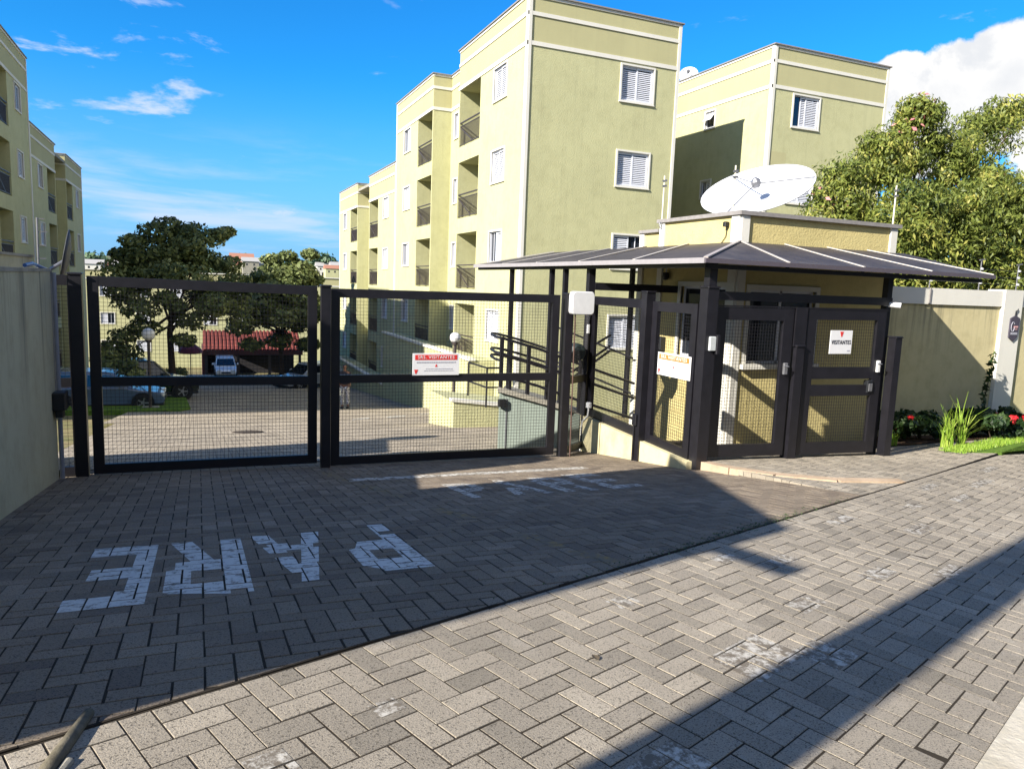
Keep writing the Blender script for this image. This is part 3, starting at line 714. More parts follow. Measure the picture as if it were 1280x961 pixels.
rw = thing('boundary_wall', 'sunlit cream wall with white top band behind the flower bed', 'wall', (13, 8.8, PLZ(13, 9)))
m = MB().prism([(9.85, 8.75), (22, 8.75), (22, 8.95), (9.85, 8.95)], lambda x, y: PLZ(x, y)-.5, -.06); m.build('wall', RWALL, rw)
m = MB(); x = 9.85
for x1 in (11.25, 13.12): m.box(x, x1-.006, 8.715, 8.985, -.06, .21); x = x1
m.box(13.62, 22, 8.715, 8.985, -.06, .19); m.build('top_band', TRIM, rw)
m = MB().prism([(13.12, 8.68), (13.61, 8.68), (13.61, 9.01), (13.12, 9.01)], lambda x, y: PLZ(x, y)-.4, .24); m.build('pillar', TRIM, rw)
m = MB().box(11.235, 11.26, 8.69, 8.712, -.06, .21); m.build('expansion_joint', COPING, rw)
ef = thing('electric_fence', 'thin electric fence rods along the cream boundary wall top', 'fence', (12, 8.85, .2))
for px_, top in ((1163, .66), (1225, .74), (1272, .70)):
    x = onY(px_, 345, 8.85).x; m = MB(); m.tube([(x, 8.85, .19), (x, 8.85, top)], .011, 6); m.beam((x-.05, 8.85, top-.01), (x+.09, 8.85, top+.01), .02, .02); rd = m.build('rod', GREYM, ef)
    m = MB()
    for z in (.34, .46, .58): m.lathe([(.001, -.015), (.02, -.015), (.02, .015), (.001, .015)], (x, 8.825, z), 8, (0, 1, 0))
    m.build('insulator', WPLAST, rd)
m = MB()
for z in (.34, .46, .58): m.tube([(9.9, 8.825, z), (20, 8.825, z-.02)], .002, 4)
m.build('wire', GREYM, ef)
# shield-shaped plaque on the wall pillar
pq = thing('wall_plaque', 'dark shield shaped plaque with a small ornament hung on the white pillar', 'sign', (13.44, 8.675, -.75))
c0 = onY(1266, 412, 8.67); cx, cz = 13.43, c0.z
pts = [(-.12, .20), (0, .25), (.13, .20), (.10, -.14), (0, -.21), (-.12, -.14)]
m = MB(); i = len(m.v); n_ = len(pts)
for yy in (8.655, 8.68): m.v += [(cx+a, yy, cz+b) for a, b in pts]
m.f += [tuple(range(n_)), tuple(range(2*n_-1, n_-1, -1))]+[(k, (k+1) % n_, n_+(k+1) % n_, n_+k) for k in range(n_)]; m.build('board', simple('dark_plaque', lin(66, 62, 74), .5), pq)
m = MB(); ring = [(cx-.055+.045*math.cos(t), 8.65, cz+.05+.085*math.sin(t)) for t in np.linspace(.6, 2*math.pi-.2, 14)]; m.tube(ring, .006, 5); m.build('initial', GREYINK, pq)
m = MB().box(cx-.02, cx+.085, 8.649, 8.654, cz+.035, cz+.065); m.box(cx-.01, cx+.075, 8.649, 8.654, cz-.0, cz+.012); m.build('pink_lettering', simple('pink_ink', lin(196, 150, 150), .6), pq)
m = MB().box(cx-.085, cx+.085, 8.649, 8.654, cz-.09, cz-.05); m.build('grey_lettering', GREYINK, pq)
m = MB(); m.tube([(cx-.02, 8.66, cz+.25), (cx-.01, 8.66, cz+.33), (cx+.05, 8.66, cz+.345)], .007, 6); m.tube([(cx+.02, 8.66, cz+.25), (cx+.0, 8.66, cz+.30), (cx+.055, 8.66, cz+.37)], .007, 6); m.build('ornament', BLACKP, pq)

# ------------------------------------------------------------------ gates
def mesh_panel(p0, p1, z00, z01, z10, z11, sp=.04, r=.0016):
    """welded wire between two plan points; bottom z at p0/p1 = z00/z10, top = z01/z11"""
    m = MB(); p0, p1 = Vector(p0), Vector(p1); L = (p1-p0).length; d = (p1-p0)/L; nrm = Vector((-d.y, d.x))*r
    n = int(L/sp)
    for k in range(1, n):
        f = k/n; q = p0+(p1-p0)*f; a = z00+(z10-z00)*f; b = z01+(z11-z01)*f
        m.beam((q.x, q.y, a), (q.x, q.y, b), 2*r, 2*r, (d.x, d.y, 0))
    n = int(max(z01-z00, z11-z10)/sp)
    for k in range(1, n):
        f = k/n; m.beam((p0.x+nrm.x, p0.y+nrm.y, z00+(z01-z00)*f), (p1.x+nrm.x, p1.y+nrm.y, z10+(z11-z10)*f), 2*r, 2*r)
    return m
def leaf_gate(t, p0, p1, zb0, zt0, zb1, zt1, mids=(), st=.105, ra=.105, dep=.05, mesh=True, nomesh=()):
    """steel leaf: stiles, rails and wire mesh; mids are fractions of the height (with their own rail height)"""
    p0, p1 = Vector(p0), Vector(p1); d = (p1-p0).normalized()
    ZB = lambda f: zb0+(zb1-zb0)*f
    ZT = lambda f: zt0+(zt1-zt0)*f
    L = (p1-p0).length
    for a, f in ((p0+d*st/2, st/2/L), (p1-d*st/2, 1-st/2/L)): m = MB(); m.beam((a.x, a.y, ZB(f)), (a.x, a.y, ZT(f)), dep, st, (d.x, d.y, 0)); m.build('stile', METAL, t)
    f0, f1 = st/L, 1-st/L; a, b = p0+d*st, p1-d*st
    lv = [(0, ra, 'lo')]+[(fr, h, 'mid') for fr, h in mids]+[(1, ra, 'hi')]; cuts = []
    for fr, h, k in lv:
        za, zb = ZB(f0)+(ZT(f0)-ZB(f0))*fr, ZB(f1)+(ZT(f1)-ZB(f1))*fr; o_ = h/2 if k == 'lo' else (-h/2 if k == 'hi' else 0)
        m = MB(); m.beam((a.x, a.y, za+o_), (b.x, b.y, zb+o_), dep*.94, h); m.build('rail', METAL, t); cuts.append((za+o_-h/2, za+o_+h/2, zb+o_-h/2, zb+o_+h/2))
    for k, (c, e) in enumerate(zip(cuts, cuts[1:])):
        if mesh and k not in nomesh: mesh_panel(a, b, c[1], e[0], c[3], e[2]).build('wire_mesh', WIRE, t, kind='stuff')
GY = 8.9
g1 = thing('gate_leaf', 'narrower black mesh gate leaf beside the weathered wall', 'gate', (.1, GY, -2.24), 0, 'black mesh leaves of the vehicle gate')
leaf_gate(g1, (-1.06, GY), (1.29, GY), -2.19, -.07, -2.21, -.10, [(.475, .10)])
g2 = thing('gate_leaf', 'wider black mesh gate leaf carrying the notice with the red heading', 'gate', (2.95, GY, -2.3), 0, 'black mesh leaves of the vehicle gate')
leaf_gate(g2, (1.45, GY), (4.46, GY), -2.25, -.12, -2.28, -.11, [(.495, .10)])
def post(name, label, x, y, w, zt, zb=None, grp='black steel gate posts', cap=True, d=None):
    t = thing(name, label, 'post', (x, y, zb if zb is not None else DRZ(x, y)-.05), 0, grp); zb = zb if zb is not None else DRZ(x, y)-.05; d = d or w
    MB().box(x-w/2, x+w/2, y-d/2, y+d/2, zb, zt).build('shaft', METAL, t)
    if cap: MB().cbox(x-w/2-.012, x+w/2+.012, y-d/2-.012, y+d/2+.012, zt, zt+.02, .008).build('cap', METAL, t)
    return t
post('gate_post', 'black gate post next to the narrow mesh strip by the weathered wall', -1.165, GY, .12, -.06)
post('gate_post', 'black post where the two big gate leaves meet', 1.37, GY-.12, .105, -.10)
post('gate_post', 'black post closing the wider leaf on the guardhouse side', 4.60, GY, .11, -.10)
g0 = thing('mesh_strip', 'narrow fixed mesh strip between weathered wall and gate post', 'fence panel', (-1.28, GY, -2.2), 0)
leaf_gate(g0, (-1.345, GY), (-1.235, GY), -2.2, -.07, -2.2, -.07, [(.475, .1)], st=.006)
# rusty guide tube by the closing post
tag(MB().tube([(4.68, GY-.09, DRZ(4.7, 8.8)), (4.66, GY-.09, -.25)], .009, 8).build('guide_tube', RUST), 'thin rusty vertical tube beside the closing gate post', 'tube')
# side fence on a low plinth: X = 5.35
PX = 5.35
pl = thing('plinth_wall', 'low cream plinth under the side mesh panels', 'wall', (PX, 8.2, DRZ(PX, 8.2)))
for ya, yb in ((6.98, 7.99), (8.12, 9.62)):
    m = MB(); n_ = 6
    for k in range(n_):
        a, b = ya+(yb-ya)*k/n_, ya+(yb-ya)*(k+1)/n_; zt = lambda y: -1.985+(y-6.9)*.035
        for x in (PX-.09, PX+.09): m.quad((x, a, DRZ(x, a)-.3), (x, b, DRZ(x, b)-.3), (x, b, zt(b)), (x, a, zt(a)))
        m.quad((PX-.09, a, zt(a)), (PX+.09, a, zt(a)), (PX+.09, b, zt(b)), (PX-.09, b, zt(b)))
    m.quad((PX-.09, ya, DRZ(PX, ya)-.3), (PX+.09, ya, DRZ(PX, ya)-.3), (PX+.09, ya, zt(ya)), (PX-.09, ya, zt(ya))); m.quad((PX-.09, yb, DRZ(PX, yb)-.3), (PX+.09, yb, DRZ(PX, yb)-.3), (PX+.09, yb, zt(yb)), (PX-.09, yb, zt(yb)))
    m.build('plinth', PLINTH, pl)
s1 = thing('mesh_fence', 'mesh panel above the plinth next to the white reader box', 'fence panel', (PX, 8.9, -1.9), 0, 'side mesh panels on the plinth')
leaf_gate(s1, (PX, 9.56), (PX, 8.14), -1.89, -.12, -1.94, -.12, [], st=.11, ra=.12)
s2 = thing('mesh_fence', 'mesh panel above the plinth carrying the orange headed notice', 'fence panel', (PX, 7.5, -1.95), 0, 'side mesh panels on the plinth')
leaf_gate(s2, (PX, 7.98), (PX, 7.06), -1.96, -.14, -1.99, -.14, [], st=.11, ra=.12)
sp_ = thing('mesh_fence', 'narrow mesh panel between closing gate post and reader post', 'fence panel', (4.98, 9.3, -2.3))
leaf_gate(sp_, (4.67, 8.96), (PX-.06, 9.58), -2.30, -.12, -2.38, -.12, [(.47, .1)], st=.05, ra=.1)
post('fence_post', 'slim black post at the plinth end beside the reader box', PX-.02, 9.64, .10, .34, DRZ(PX, 9.64)-.1, 'black posts of the side fence', False)
post('fence_post', 'capped black post between the two side mesh panels', PX-.05, 8.05, .13, -.03, DRZ(PX, 8.05)-.1, 'black posts of the side fence')
post('fence_post', 'stout black corner post where side fence meets the small gates', PX+.06, 6.97, .15, .05, DRZ(PX, 6.97)-.1, 'black posts of the side fence')
post('fence_post', 'black upright rising from the corner post to the canopy', PX+.06, 6.97, .105, .345, .05, 'black posts of the side fence', False)
# small gates along Y = 7
FY = 7.0
fz = lambda x: PLZ(x, FY)+.045
h1 = thing('pedestrian_gate', 'black mesh pedestrian gate beside the stout corner post', 'gate', (6.1, FY, fz(6.1)-.04), 0, 'small black pedestrian gates')
leaf_gate(h1, (5.53, FY), (6.70, FY), fz(5.6), -.16, fz(6.7), -.16, [], st=.15, ra=.15)
h2 = thing('pedestrian_gate', 'black pedestrian gate hung with the VISITANTES notice', 'gate', (7.55, FY, fz(7.5)-.04), 0, 'small black pedestrian gates')
leaf_gate(h2, (6.92, FY), (8.26, FY), fz(6.9), -.14, fz(8.2), -.13, [(.44, .14), (.56, .15)], st=.15, ra=.15, nomesh=(1,))
post('fence_post', 'black post between the two small gates', 6.81, FY, .13, -.62, PLZ(6.8, FY)-.1, 'black posts of the small gates')
post('fence_post', 'black post at the hinge side of the visitors gate', 8.43, FY-.05, .115, -.5, PLZ(8.4, FY)-.1, 'black posts of the small gates')
post('fence_post', 'slim black upright behind the visitors gate reaching the canopy', 8.36, FY+.09, .085, .33, PLZ(8.4, FY)-.1, 'black posts of the small gates', False)
ln = thing('lintel_frame', 'black beam over the two small gates', 'beam', (6.9, FY, -.12))
MB().box(5.49, 8.31, FY-.045, FY+.045, -.085, .015).build('beam', METAL, ln); MB().box(5.49, 8.31, FY-.03, FY+.03, -.155, -.14).build('flat_bar', METAL, ln)
MB().box(6.72, 6.9, FY-.04, FY+.04, -.62, -.14).build('upper_post', METAL, ln)
ct = thing('cross_beam', 'black beam from the reader post to the guardhouse wall', 'beam', (6.1, 9.6, 0)); MB().box(5.38, 6.83, 9.58, 9.66, -.03, .08).build('beam', METAL, ct)
# handles, locks, boxes
m = h2; MB().cbox(8.15, 8.2, FY-.06, FY-.026, -.95, -.80, .006).build('lock_plate', WPLAST, m); MB().tube([(8.17, FY-.06, -.84), (8.17, FY-.10, -.84), (8.10, FY-.10, -.84)], .009, 6).build('handle', GREYM, m)
m = h1; MB().cbox(6.58, 6.64, FY-.06, FY-.026, -.96, -.82, .006).build('lock_plate', GREYM, m); MB().tube([(6.61, FY-.06, -.86), (6.61, FY-.10, -.86), (6.54, FY-.10, -.86)], .009, 6).build('handle', GREYM, m)
m = thing('lock_box', 'small dark lock box on the gap of the visitors gate', 'lock', (8.06, FY-.03, -1.16)); MB().cbox(8.02, 8.12, FY-.045, FY+.03, -1.22, -1.06, .008).build('case', BLACKP, m); MB().cbox(8.035, 8.1, FY-.055, FY-.044, -1.2, -1.1, .004).build('keyhole_plate', GREYM, m)
m = thing('intercom', 'small pale intercom on the stout corner post', 'intercom', (5.42, 6.88, -.62)); MB().cbox(5.38, 5.47, 6.86, 6.895, -.66, -.5, .008).build('case', simple('pale_grey_plastic', lin(176, 180, 180), .5), m); MB().cbox(5.47, 5.52, 6.85, 6.9, -.70, -.48, .008).build('rain_hood', METAL, m)
c = onY(728, 379, 8.78); m = thing('reader_box', 'white rounded square reader box on the slim post', 'reader', (c.x, 8.78, c.z-.16))
def rounded(mb, x0, x1, z0, z1, y0, y1, r, n=5):
    pts = []
    for cx_, cz_, a0 in ((x1-r, z1-r, 0), (x0+r, z1-r, 90), (x0+r, z0+r, 180), (x1-r, z0+r, 270)):
        for k in range(n): a = R(a0+90*k/(n-1)); pts.append((cx_+r*math.cos(a), cz_+r*math.sin(a)))
    k = len(pts); rings = []
    for y_, e in ((y0, .012), (y0+.015, 0), (y1, 0)):
        rings.append(len(mb.v)); xm, zm = (x0+x1)/2, (z0+z1)/2; mb.v += [(x+(xm-x)*e*6, y_, z+(zm-z)*e*6) for x, z in pts]
    for p, q in zip(rings, rings[1:]):
        for a in range(k): mb.f.append((p+a, p+(a+1) % k, q+(a+1) % k, q+a))
    mb.f.append(tuple(range(rings[0], rings[0]+k))); mb.f.append(tuple(range(rings[-1], rings[-1]+k))); return mb
rounded(MB(), c.x-.17, c.x+.17, c.z-.155, c.z+.155, 8.74, 8.84, .05).build('case', WPLAST, m); MB().beam((c.x, 8.84, c.z), (PX-.03, 9.60, c.z), .05, .05).build('bracket', METAL, m)
c = onY(737, 410, 9.5); m = thing('door_sensor', 'slim white sensor on the slim post below the reader box', 'sensor', (c.x, 9.55, c.z-.08)); MB().cbox(c.x-.02, c.x+.02, 9.52, 9.565, c.z-.08, c.z+.05, .006).build('case', WPLAST, m); MB().tube([(c.x+.005, 9.54, c.z+.05), (c.x+.02, 9.54, c.z+.2)], .006, 6).build('cable', WPLAST, m)
c = onX(736, 507, PX-.1); m = thing('conduit', 'white conduit with a junction box low on the slim post', 'conduit', (PX-.1, 9.6, -2.3)); q = (PX-.1, c.y)
MB().cbox(q[0]-.03, q[0]+.03, q[1]-.04, q[1]+.04, c.z-.03, c.z+.05, .008).build('junction_box', WPLAST, m); MB().tube([(q[0], q[1], c.z-.02), (q[0], q[1]+.02, c.z-.16), (q[0]+.0, q[1]+.16, c.z-.26), (q[0], q[1]+.2, c.z-.36), (q[0], q[1]+.2, DRZ(PX, 9.7))], .013, 8).build('pipe', WPLAST, m)
m = thing('gate_motor', 'black drop bolt housing on the fence post between the panels', 'bolt', (PX-.13, 8.05, -2.2)); MB().cbox(PX-.15, PX-.115, 8.03, 8.12, -1.75, -1.6, .006).build('housing', METAL, m); MB().tube([(PX-.135, 8.08, -1.7), (PX-.135, 8.08, DRZ(PX, 8.08))], .012, 8).build('rod', METAL, m)
c = onY(1121, 382, 6.9); m = thing('security_camera', 'white bullet camera fixed at the top of the hinge side upright', 'camera', (c.x, 6.95, c.z-.04)); MB().tube([(c.x-.05, 6.98, c.z+.01), (c.x+.03, 6.86, c.z)], .036, 12).build('housing', WPLAST, m); MB().tube([(c.x+.03, 6.86, c.z), (c.x+.033, 6.855, c.z)], .024, 12).build('lens', BLACKP, m); MB().box(c.x-.12, c.x-.04, 6.97, 7.0, c.z-.01, c.z+.01).build('bracket', WPLAST, m)
m = thing('gate_opener', 'round dark gate opener motor seen behind the closing post', 'motor', (4.85, 9.4, -1.0)); c = onY(720, 440, 9.5)
o_ = MB(); o_.lathe([(.001, -.1), (.10, -.1), (.13, -.06), (.13, .06), (.10, .1), (.001, .1)], (c.x, 9.5, c.z), 16, (0, 1, 0)); o_.build('housing', simple('dark_green_motor', lin(36, 48, 48), .5), m); MB().box(c.x-.02, c.x+.02, 9.46, 9.54, c.z-.16, c.z-.09).build('bracket', METAL, m)

# ------------------------------------------------------------------ notices
def notice(name, label, x, y, z, w, h, rz, head=None, headmat=None, group=None):
    t = thing(name, label, 'sign', (x, y, z), rz, group, True)
    MB().cbox(-w/2, w/2, -.004, .004, 0, h, .002).build('board', SIGNW, t)
    if head:
        MB().box(-w/2+.03, w/2-.03, -.0065, -.0045, h*.70, h*.93).build('heading_band', headmat, t)
        lettering('heading', head, h*.2, w*.78, SIGNW, (0, -.0075, h*.815), (R(90), 0, 0), t)
        m = MB(); rnd = random.Random(5)
        for zz, a, b, hh in ((.56, -.42, .42, .055), (.27, -.22, .36, .03), (.19, -.26, .38, .025)):
            x_ = a*w
            while x_ < b*w: l_ = rnd.uniform(.012, .03); m.box(x_, min(b*w, x_+l_), -.0062, -.0045, h*zz, h*(zz+hh)); x_ += l_+.007
        m.build('small_print', GREYINK, t)
        m = MB(); m.prism([(-.018, -.0), (.018, 0), (0, .0)], 0, .001)
        m = MB(); m.hexa([(-.016, -.0062, h*.38), (.016, -.0062, h*.38), (.016, -.0045, h*.38), (-.016, -.0045, h*.38), (-.004, -.0062, h*.5), (.004, -.0062, h*.5), (.004, -.0045, h*.5), (-.004, -.0045, h*.5)]); m.build('arrow_mark', REDP, t)
        m = MB(); m.hexa([(-w/2+.035, -.0062, h*.07), (-w/2+.05, -.0062, h*.07), (-w/2+.05, -.0045, h*.07), (-w/2+.035, -.0045, h*.07), (-w/2+.02, -.0062, h*.26), (-w/2+.07, -.0062, h*.26), (-w/2+.07, -.0045, h*.26), (-w/2+.02, -.0045, h*.26)]); m.build('shield_mark', REDP, t)
    return t
notice('gate_notice', 'white notice with red heading SRS. VISITANTES on the wider gate leaf', 2.75, GY-.04, -1.16, .61, .275, 0, 'SRS. VISITANTES', REDP)
notice('fence_notice', 'white notice with orange heading SRS. VISITANTES on the side fence panel', PX-.04, 7.43, -1.04, .68, .28, R(-90), 'SRS. VISITANTES', ORANGEP)
t = notice('visitor_notice', 'small white notice reading VISITANTES on the visitors gate', 7.485, FY-.04, -.71, .37, .295, 0)
lettering('word', 'VISITANTES', .072, .325, INK, (0, -.0065, .145), (R(90), 0, 0), t)
m = MB(); m.hexa([(-.008, -.0062, .215), (.008, -.0062, .215), (.008, -.0045, .215), (-.008, -.0045, .215), (-.03, -.0062, .28), (.03, -.0062, .28), (.03, -.0045, .28), (-.03, -.0045, .28)]); m.build('shield_mark', REDP, t)
MB().box(.11, .16, -.006, -.0045, .03, .045).build('small_print', GREYINK, t)

# ------------------------------------------------------------------ guardhouse
GX0, GX1, GY0, GY1, GY2 = 6.84, 9.78, 8.25, 10.15, 10.72
gh = thing('guardhouse', 'small yellow guardhouse with white corner strips and flat parapet roof', 'guardhouse', ((GX0+GX1)/2, (GY0+GY1)/2, -2.6))
wl = MB(); zb = -2.7
fL = Face((GX0, GY0), (GX0, GY1), (1, 0)); fF = Face((GX0, GY0), (GX1, GY0), (0, 1)); fR = Face((GX1, GY0), (GX1, GY1), (-1, 0)); fB = Face((GX0, GY1), (GX1, GY1), (0, -1))
def ghwin(f, u, z, w, h):
    o = MB(); b = .07
    for a, c, d, e in ((-b, 0, -b, h+b), (w, w+b, -b, h+b), (0, w, h, h+b)): f.box(o, u+a, u+c, -.02, .03, z+d, z+e)
    f.box(o, u-b-.03, u+w+b+.03, -.09, .03, z-b, z); wn = o.build('window', TRIM, gh)
    o = MB()
    for a, c, d, e in ((0, .035, 0, h), (w-.035, w, 0, h), (w/2-.02, w/2+.02, 0, h), (.035, w-.035, 0, .035), (.035, w-.035, h-.035, h)): f.box(o, u+a, u+c, .05, .085, z+d, z+e)
    o.build('window_frame', ALU, wn)
    o = MB(); f.box(o, u+.03, u+w-.03, .065, .072, z+.03, z+h-.03); o.build('pane', GLASS, wn)
    return (u, u+w, z, z+h, .1)
hl = ghwin(fL, fL.u(GX0, 9.5), -.98, 1.06, 1.06); hf = ghwin(fF, .25, -.98, 1.2, 1.04)
fL.wall(wl, zb, 1.06, [hl]); fF.wall(wl, zb, 1.06, [hf]); fR.wall(wl, zb, 1.06); fB.wall(wl, zb, 1.06)
fL2 = Face((GX0, GY1), (GX0, GY2), (1, 0)); fL2.wall(wl, zb, .92); Face((GX0, GY2), (GX1-.6, GY2), (0, -1)).wall(wl, zb, .92); Face((GX1-.6, GY1), (GX1-.6, GY2), (-1, 0)).wall(wl, zb, .92)
wl.build('wall', GUARD, gh)
MB().box(GX0+.02, GX1-.02, GY0+.02, GY1-.02, .62, .72).build('roof_slab', CONC, gh)
MB().box(GX0+.02, GX1-.62, GY1, GY2-.02, .5, .6).build('rear_roof_slab', CONC, gh)
for f, u in ((fL, fL.len-.16), (fF, 0), (fF, fF.len-.13), (fL, 0), (fL2, 0)):
    m = MB(); f.box(m, u, u+(.16 if u == fL.len-.16 else .13), -.03, 0, zb, 1.062 if f is not fL2 else .925); m.build('corner_strip', TRIM, gh)
for f in (fL, fF, fR, fB): m = MB(); f.box(m, -.05, f.len+.05, -.06, .13, 1.06, 1.115); m.build('coping', COPING, gh)
m = MB(); fL2.box(m, -.0, fL2.len+.0, -.06, .13, .92, .97); m.build('coping', COPING, gh)
m = MB().box(GX0+.1, GX1-.1, GY0+.1, GY0+.16, -2.6, .6); m.build('ceiling_void', DARK, gh)  # dark sheet behind the front wall, standing in for the room's shade
def rod(name, label, px_, ytop, Y, zb, wires=True):
    p = onY(px_, ytop, Y); t = thing(name, label, 'antenna', (p.x, Y, zb)); m = MB(); m.tube([(p.x, Y, zb), (p.x, Y, p.z)], .012, 8); m.build('mast', simple('cream_pole', lin(206, 200, 180), .5), t)
    m = MB()
    for k in (.08, .16): m.beam((p.x-.03, Y, p.z-k), (p.x+.04, Y-.01, p.z-k+.01), .02, .03)
    m.build('insulator', GREYM, t); return t
rod('aerial_rod', 'cream aerial rod on the front corner of the guardhouse roof', 920, 207, 8.5, .72)
rod('aerial_rod', 'cream rod on the street end corner of the guardhouse roof', 1121, 232, 8.33, 1.115)
t = rod('aerial_rod', 'thin aerial on the rear corner of the guardhouse parapet', 831, 220, 10.1, 1.115)
c = onY(829, 281, 10.1); m = MB(); m.tube([(c.x+.06*math.cos(a), 10.08, c.z+.05*math.sin(a)) for a in np.linspace(0, 5.5, 12)], .007, 5); m.tube([(c.x-.04+.05*math.cos(a), 10.08, c.z-.01+.05*math.sin(a)) for a in np.linspace(0, 5.5, 12)], .007, 5); m.build('cable_coil', GREYM, t)
for lab, px_, py_, col in (('dark wall lamp fixed on the guardhouse parapet side', 909, 281, BLACKP),):
    c = onX(px_, py_, GX0-.02); t = thing('wall_lamp', lab, 'lamp', (GX0, c.y, c.z-.1)); MB().cbox(GX0-.08, GX0-.0, c.y-.03, c.y+.03, c.z-.03, c.z+.04, .01).build('head', col, t); MB().tube([(GX0-.02, c.y, c.z-.03), (GX0-.015, c.y+.02, c.z-.16), (GX0-.015, c.y+.16, c.z-.3)], .006, 6).build('cable', BLACKP, t)
c = onX(834, 345, GX0-.03); t = thing('security_camera', 'dark dome camera under the canopy on the guardhouse side wall', 'camera', (GX0-.03, c.y, c.z-.08)); MB().lathe([(.001, -.07), (.04, -.06), (.055, -.02), (.05, .05), (.001, .06)], (GX0-.06, c.y, c.z), 14).build('dome', BLACKP, t); MB().tube([(GX0-.03, c.y+.03, c.z+.06), (GX0-.03, c.y+.03, c.z+.35)], .012, 6).build('conduit', WPLAST, t)
c = onX(826, 430, GX0-.03); t = thing('meter_box', 'dark meter box on the guardhouse side wall', 'electrical box', (GX0-.03, c.y, c.z-.1)); MB().cbox(GX0-.1, GX0-.002, c.y-.09, c.y+.09, c.z-.1, c.z+.12, .01).build('case', BLACKP, t); MB().cbox(GX0-.108, GX0-.098, c.y-.06, c.y+.06, c.z-.06, c.z+.08, .004).build('door', GREYM, t)
# big dish
dish('satellite_dish', 'large white satellite dish with grey feed arms on the guardhouse roof', (8.06, 9.34, 1.42), Vector((-.46, -.22, .80)), .84, .22, DISH, (8.1, 9.4, .72), .35, fl=.36)

# ------------------------------------------------------------------ canopy round the guardhouse
cn = thing('canopy', 'bronze sheet canopy with pale joints sloping out from the guardhouse', 'canopy', (6.2, 8.5, .3))
RZ_, EZ = .70, .365; EX, EY = 5.13, 6.72; RX, RYY = GX0, GY0
def sheet(pts, name='roof_panel', mat=SHEET, th=.012):
    m = MB(); a = [Vector(p) for p in pts]; n = (a[1]-a[0]).cross(a[2]-a[0]).normalized(); n = n if n.z > 0 else -n
    i = len(m.v); k = len(a); m.v += [tuple(p) for p in a]+[tuple(p-n*th) for p in a]
    m.f += [tuple(range(k)), tuple(range(2*k-1, k-1, -1))]+[(j, (j+1) % k, k+(j+1) % k, k+j) for j in range(k)]
    return m.build(name, mat, cn)
def fz_(y): return EZ+(RZ_-EZ)*(y-EY)/(RYY-EY)
def lx_(x): return EZ+(RZ_-EZ)*(x-EX)/(RX-EX)
# front slope, X from the hip to 10.35
xr = [6.84, 7.63, 8.42, 9.21, 10.0]; xe = [5.13, 6.32, 7.51, 8.70, 9.88]
sheet([(EX, EY, EZ), (xe[1], EY, EZ), (RX, RYY, RZ_)])
for a in range(4):
    p = [(xe[a+1] if a == 0 else xe[a+1]-.0, EY, EZ), (xe[min(a+2, 4)], EY, EZ), (xr[a+1], RYY, RZ_), (xr[a], RYY, RZ_)]
    if a == 3: p = [(xe[4]-.02, EY, EZ), (xe[4], EY, EZ), (xr[4], RYY, RZ_), (xr[3], RYY, RZ_)]
    sheet(p)
JNT = simple('pale_joint_strip', lin(176, 170, 164), .5)
for a in range(4):
    m = MB(); m.beam((xe[a+1], EY+.01, EZ+.012), (xr[a], RYY-.01, RZ_+.012), .024, .012); m.build('joint_strip', JNT, cn)
m = MB(); m.beam((EX, EY, EZ+.014), (RX, RYY, RZ_+.014), .05, .016); m.build('hip_strip', simple('grey_hip_strip', lin(150, 142, 138), .5), cn)
# left slope, Y from the hip to the far end
yr = [8.25, 9.4, 10.55, 11.7, 12.85, 14.0]; ye = [6.72, 8.2, 9.68, 11.16, 12.64, 14.1]
for a in range(5): sheet([(EX, ye[a], EZ), (EX, ye[a+1], EZ), (RX, yr[a+1], RZ_), (RX, yr[a], RZ_)])
for a in range(1, 6):
    m = MB(); m.beam((EX+.01, ye[a], EZ+.012), (RX-.01, yr[a], RZ_+.012), .035, .014); m.build('joint_strip', JNT, cn)
    m = MB(); m.beam((EX+.02, ye[a]-.02, EZ-.035), (RX, yr[a]-.02, RZ_-.035), .035, .04); m.build('rafter', METAL, cn)
    m = MB(); m.beam((EX+.04, (ye[a]+ye[a-1])/2, EZ-.03), (RX, (yr[a]+yr[a-1])/2, RZ_-.03), .02, .02); m.build('rafter', JNT, cn)
for a in range(5):
    m = MB(); m.beam((xe[a], EY+.02, EZ-.035), (xr[max(0, a-1)] if a else RX, RYY, RZ_-.035), .035, .04); m.build('rafter', METAL, cn)
FAS = simple('grey_fascia', lin(142, 138, 140), .5)
m = MB(); m.beam((EX-.01, EY-.012, EZ-.02), (xe[4], EY-.012, EZ-.02), .02, .05); m.build('front_fascia', simple('dark_fascia', lin(78, 72, 80), .5), cn)
m = MB(); m.beam((EX-.012, EY, EZ-.02), (EX-.012, ye[-1], EZ-.02), .02, .06); m.build('side_fascia', FAS, cn)
m = MB(); m.beam((EX+.1, EY+.1, EZ-.07), (EX+.1, ye[-1], EZ-.07), .05, .05); m.beam((EX+.1, EY+.12, EZ-.075), (xe[4]-.1, EY+.12, EZ-.075), .05, .05); m.build('eave_tube', METAL, cn)
for px_, Y, zb in ((640, 12.55, -2.0), (690, 10.92, -1.75), (707, 10.4, -1.75)):
    x = onY(px_, 350, Y).x; m = MB(); m.box(x-.035, x+.035, Y-.035, Y+.035, DRZ(x, Y), lx_(x)-.05); m.build('post', METAL, cn)
m = MB(); m.box(6.74, 6.81, 10.78, 10.85, -2.2, .62); m.build('post', METAL, cn)

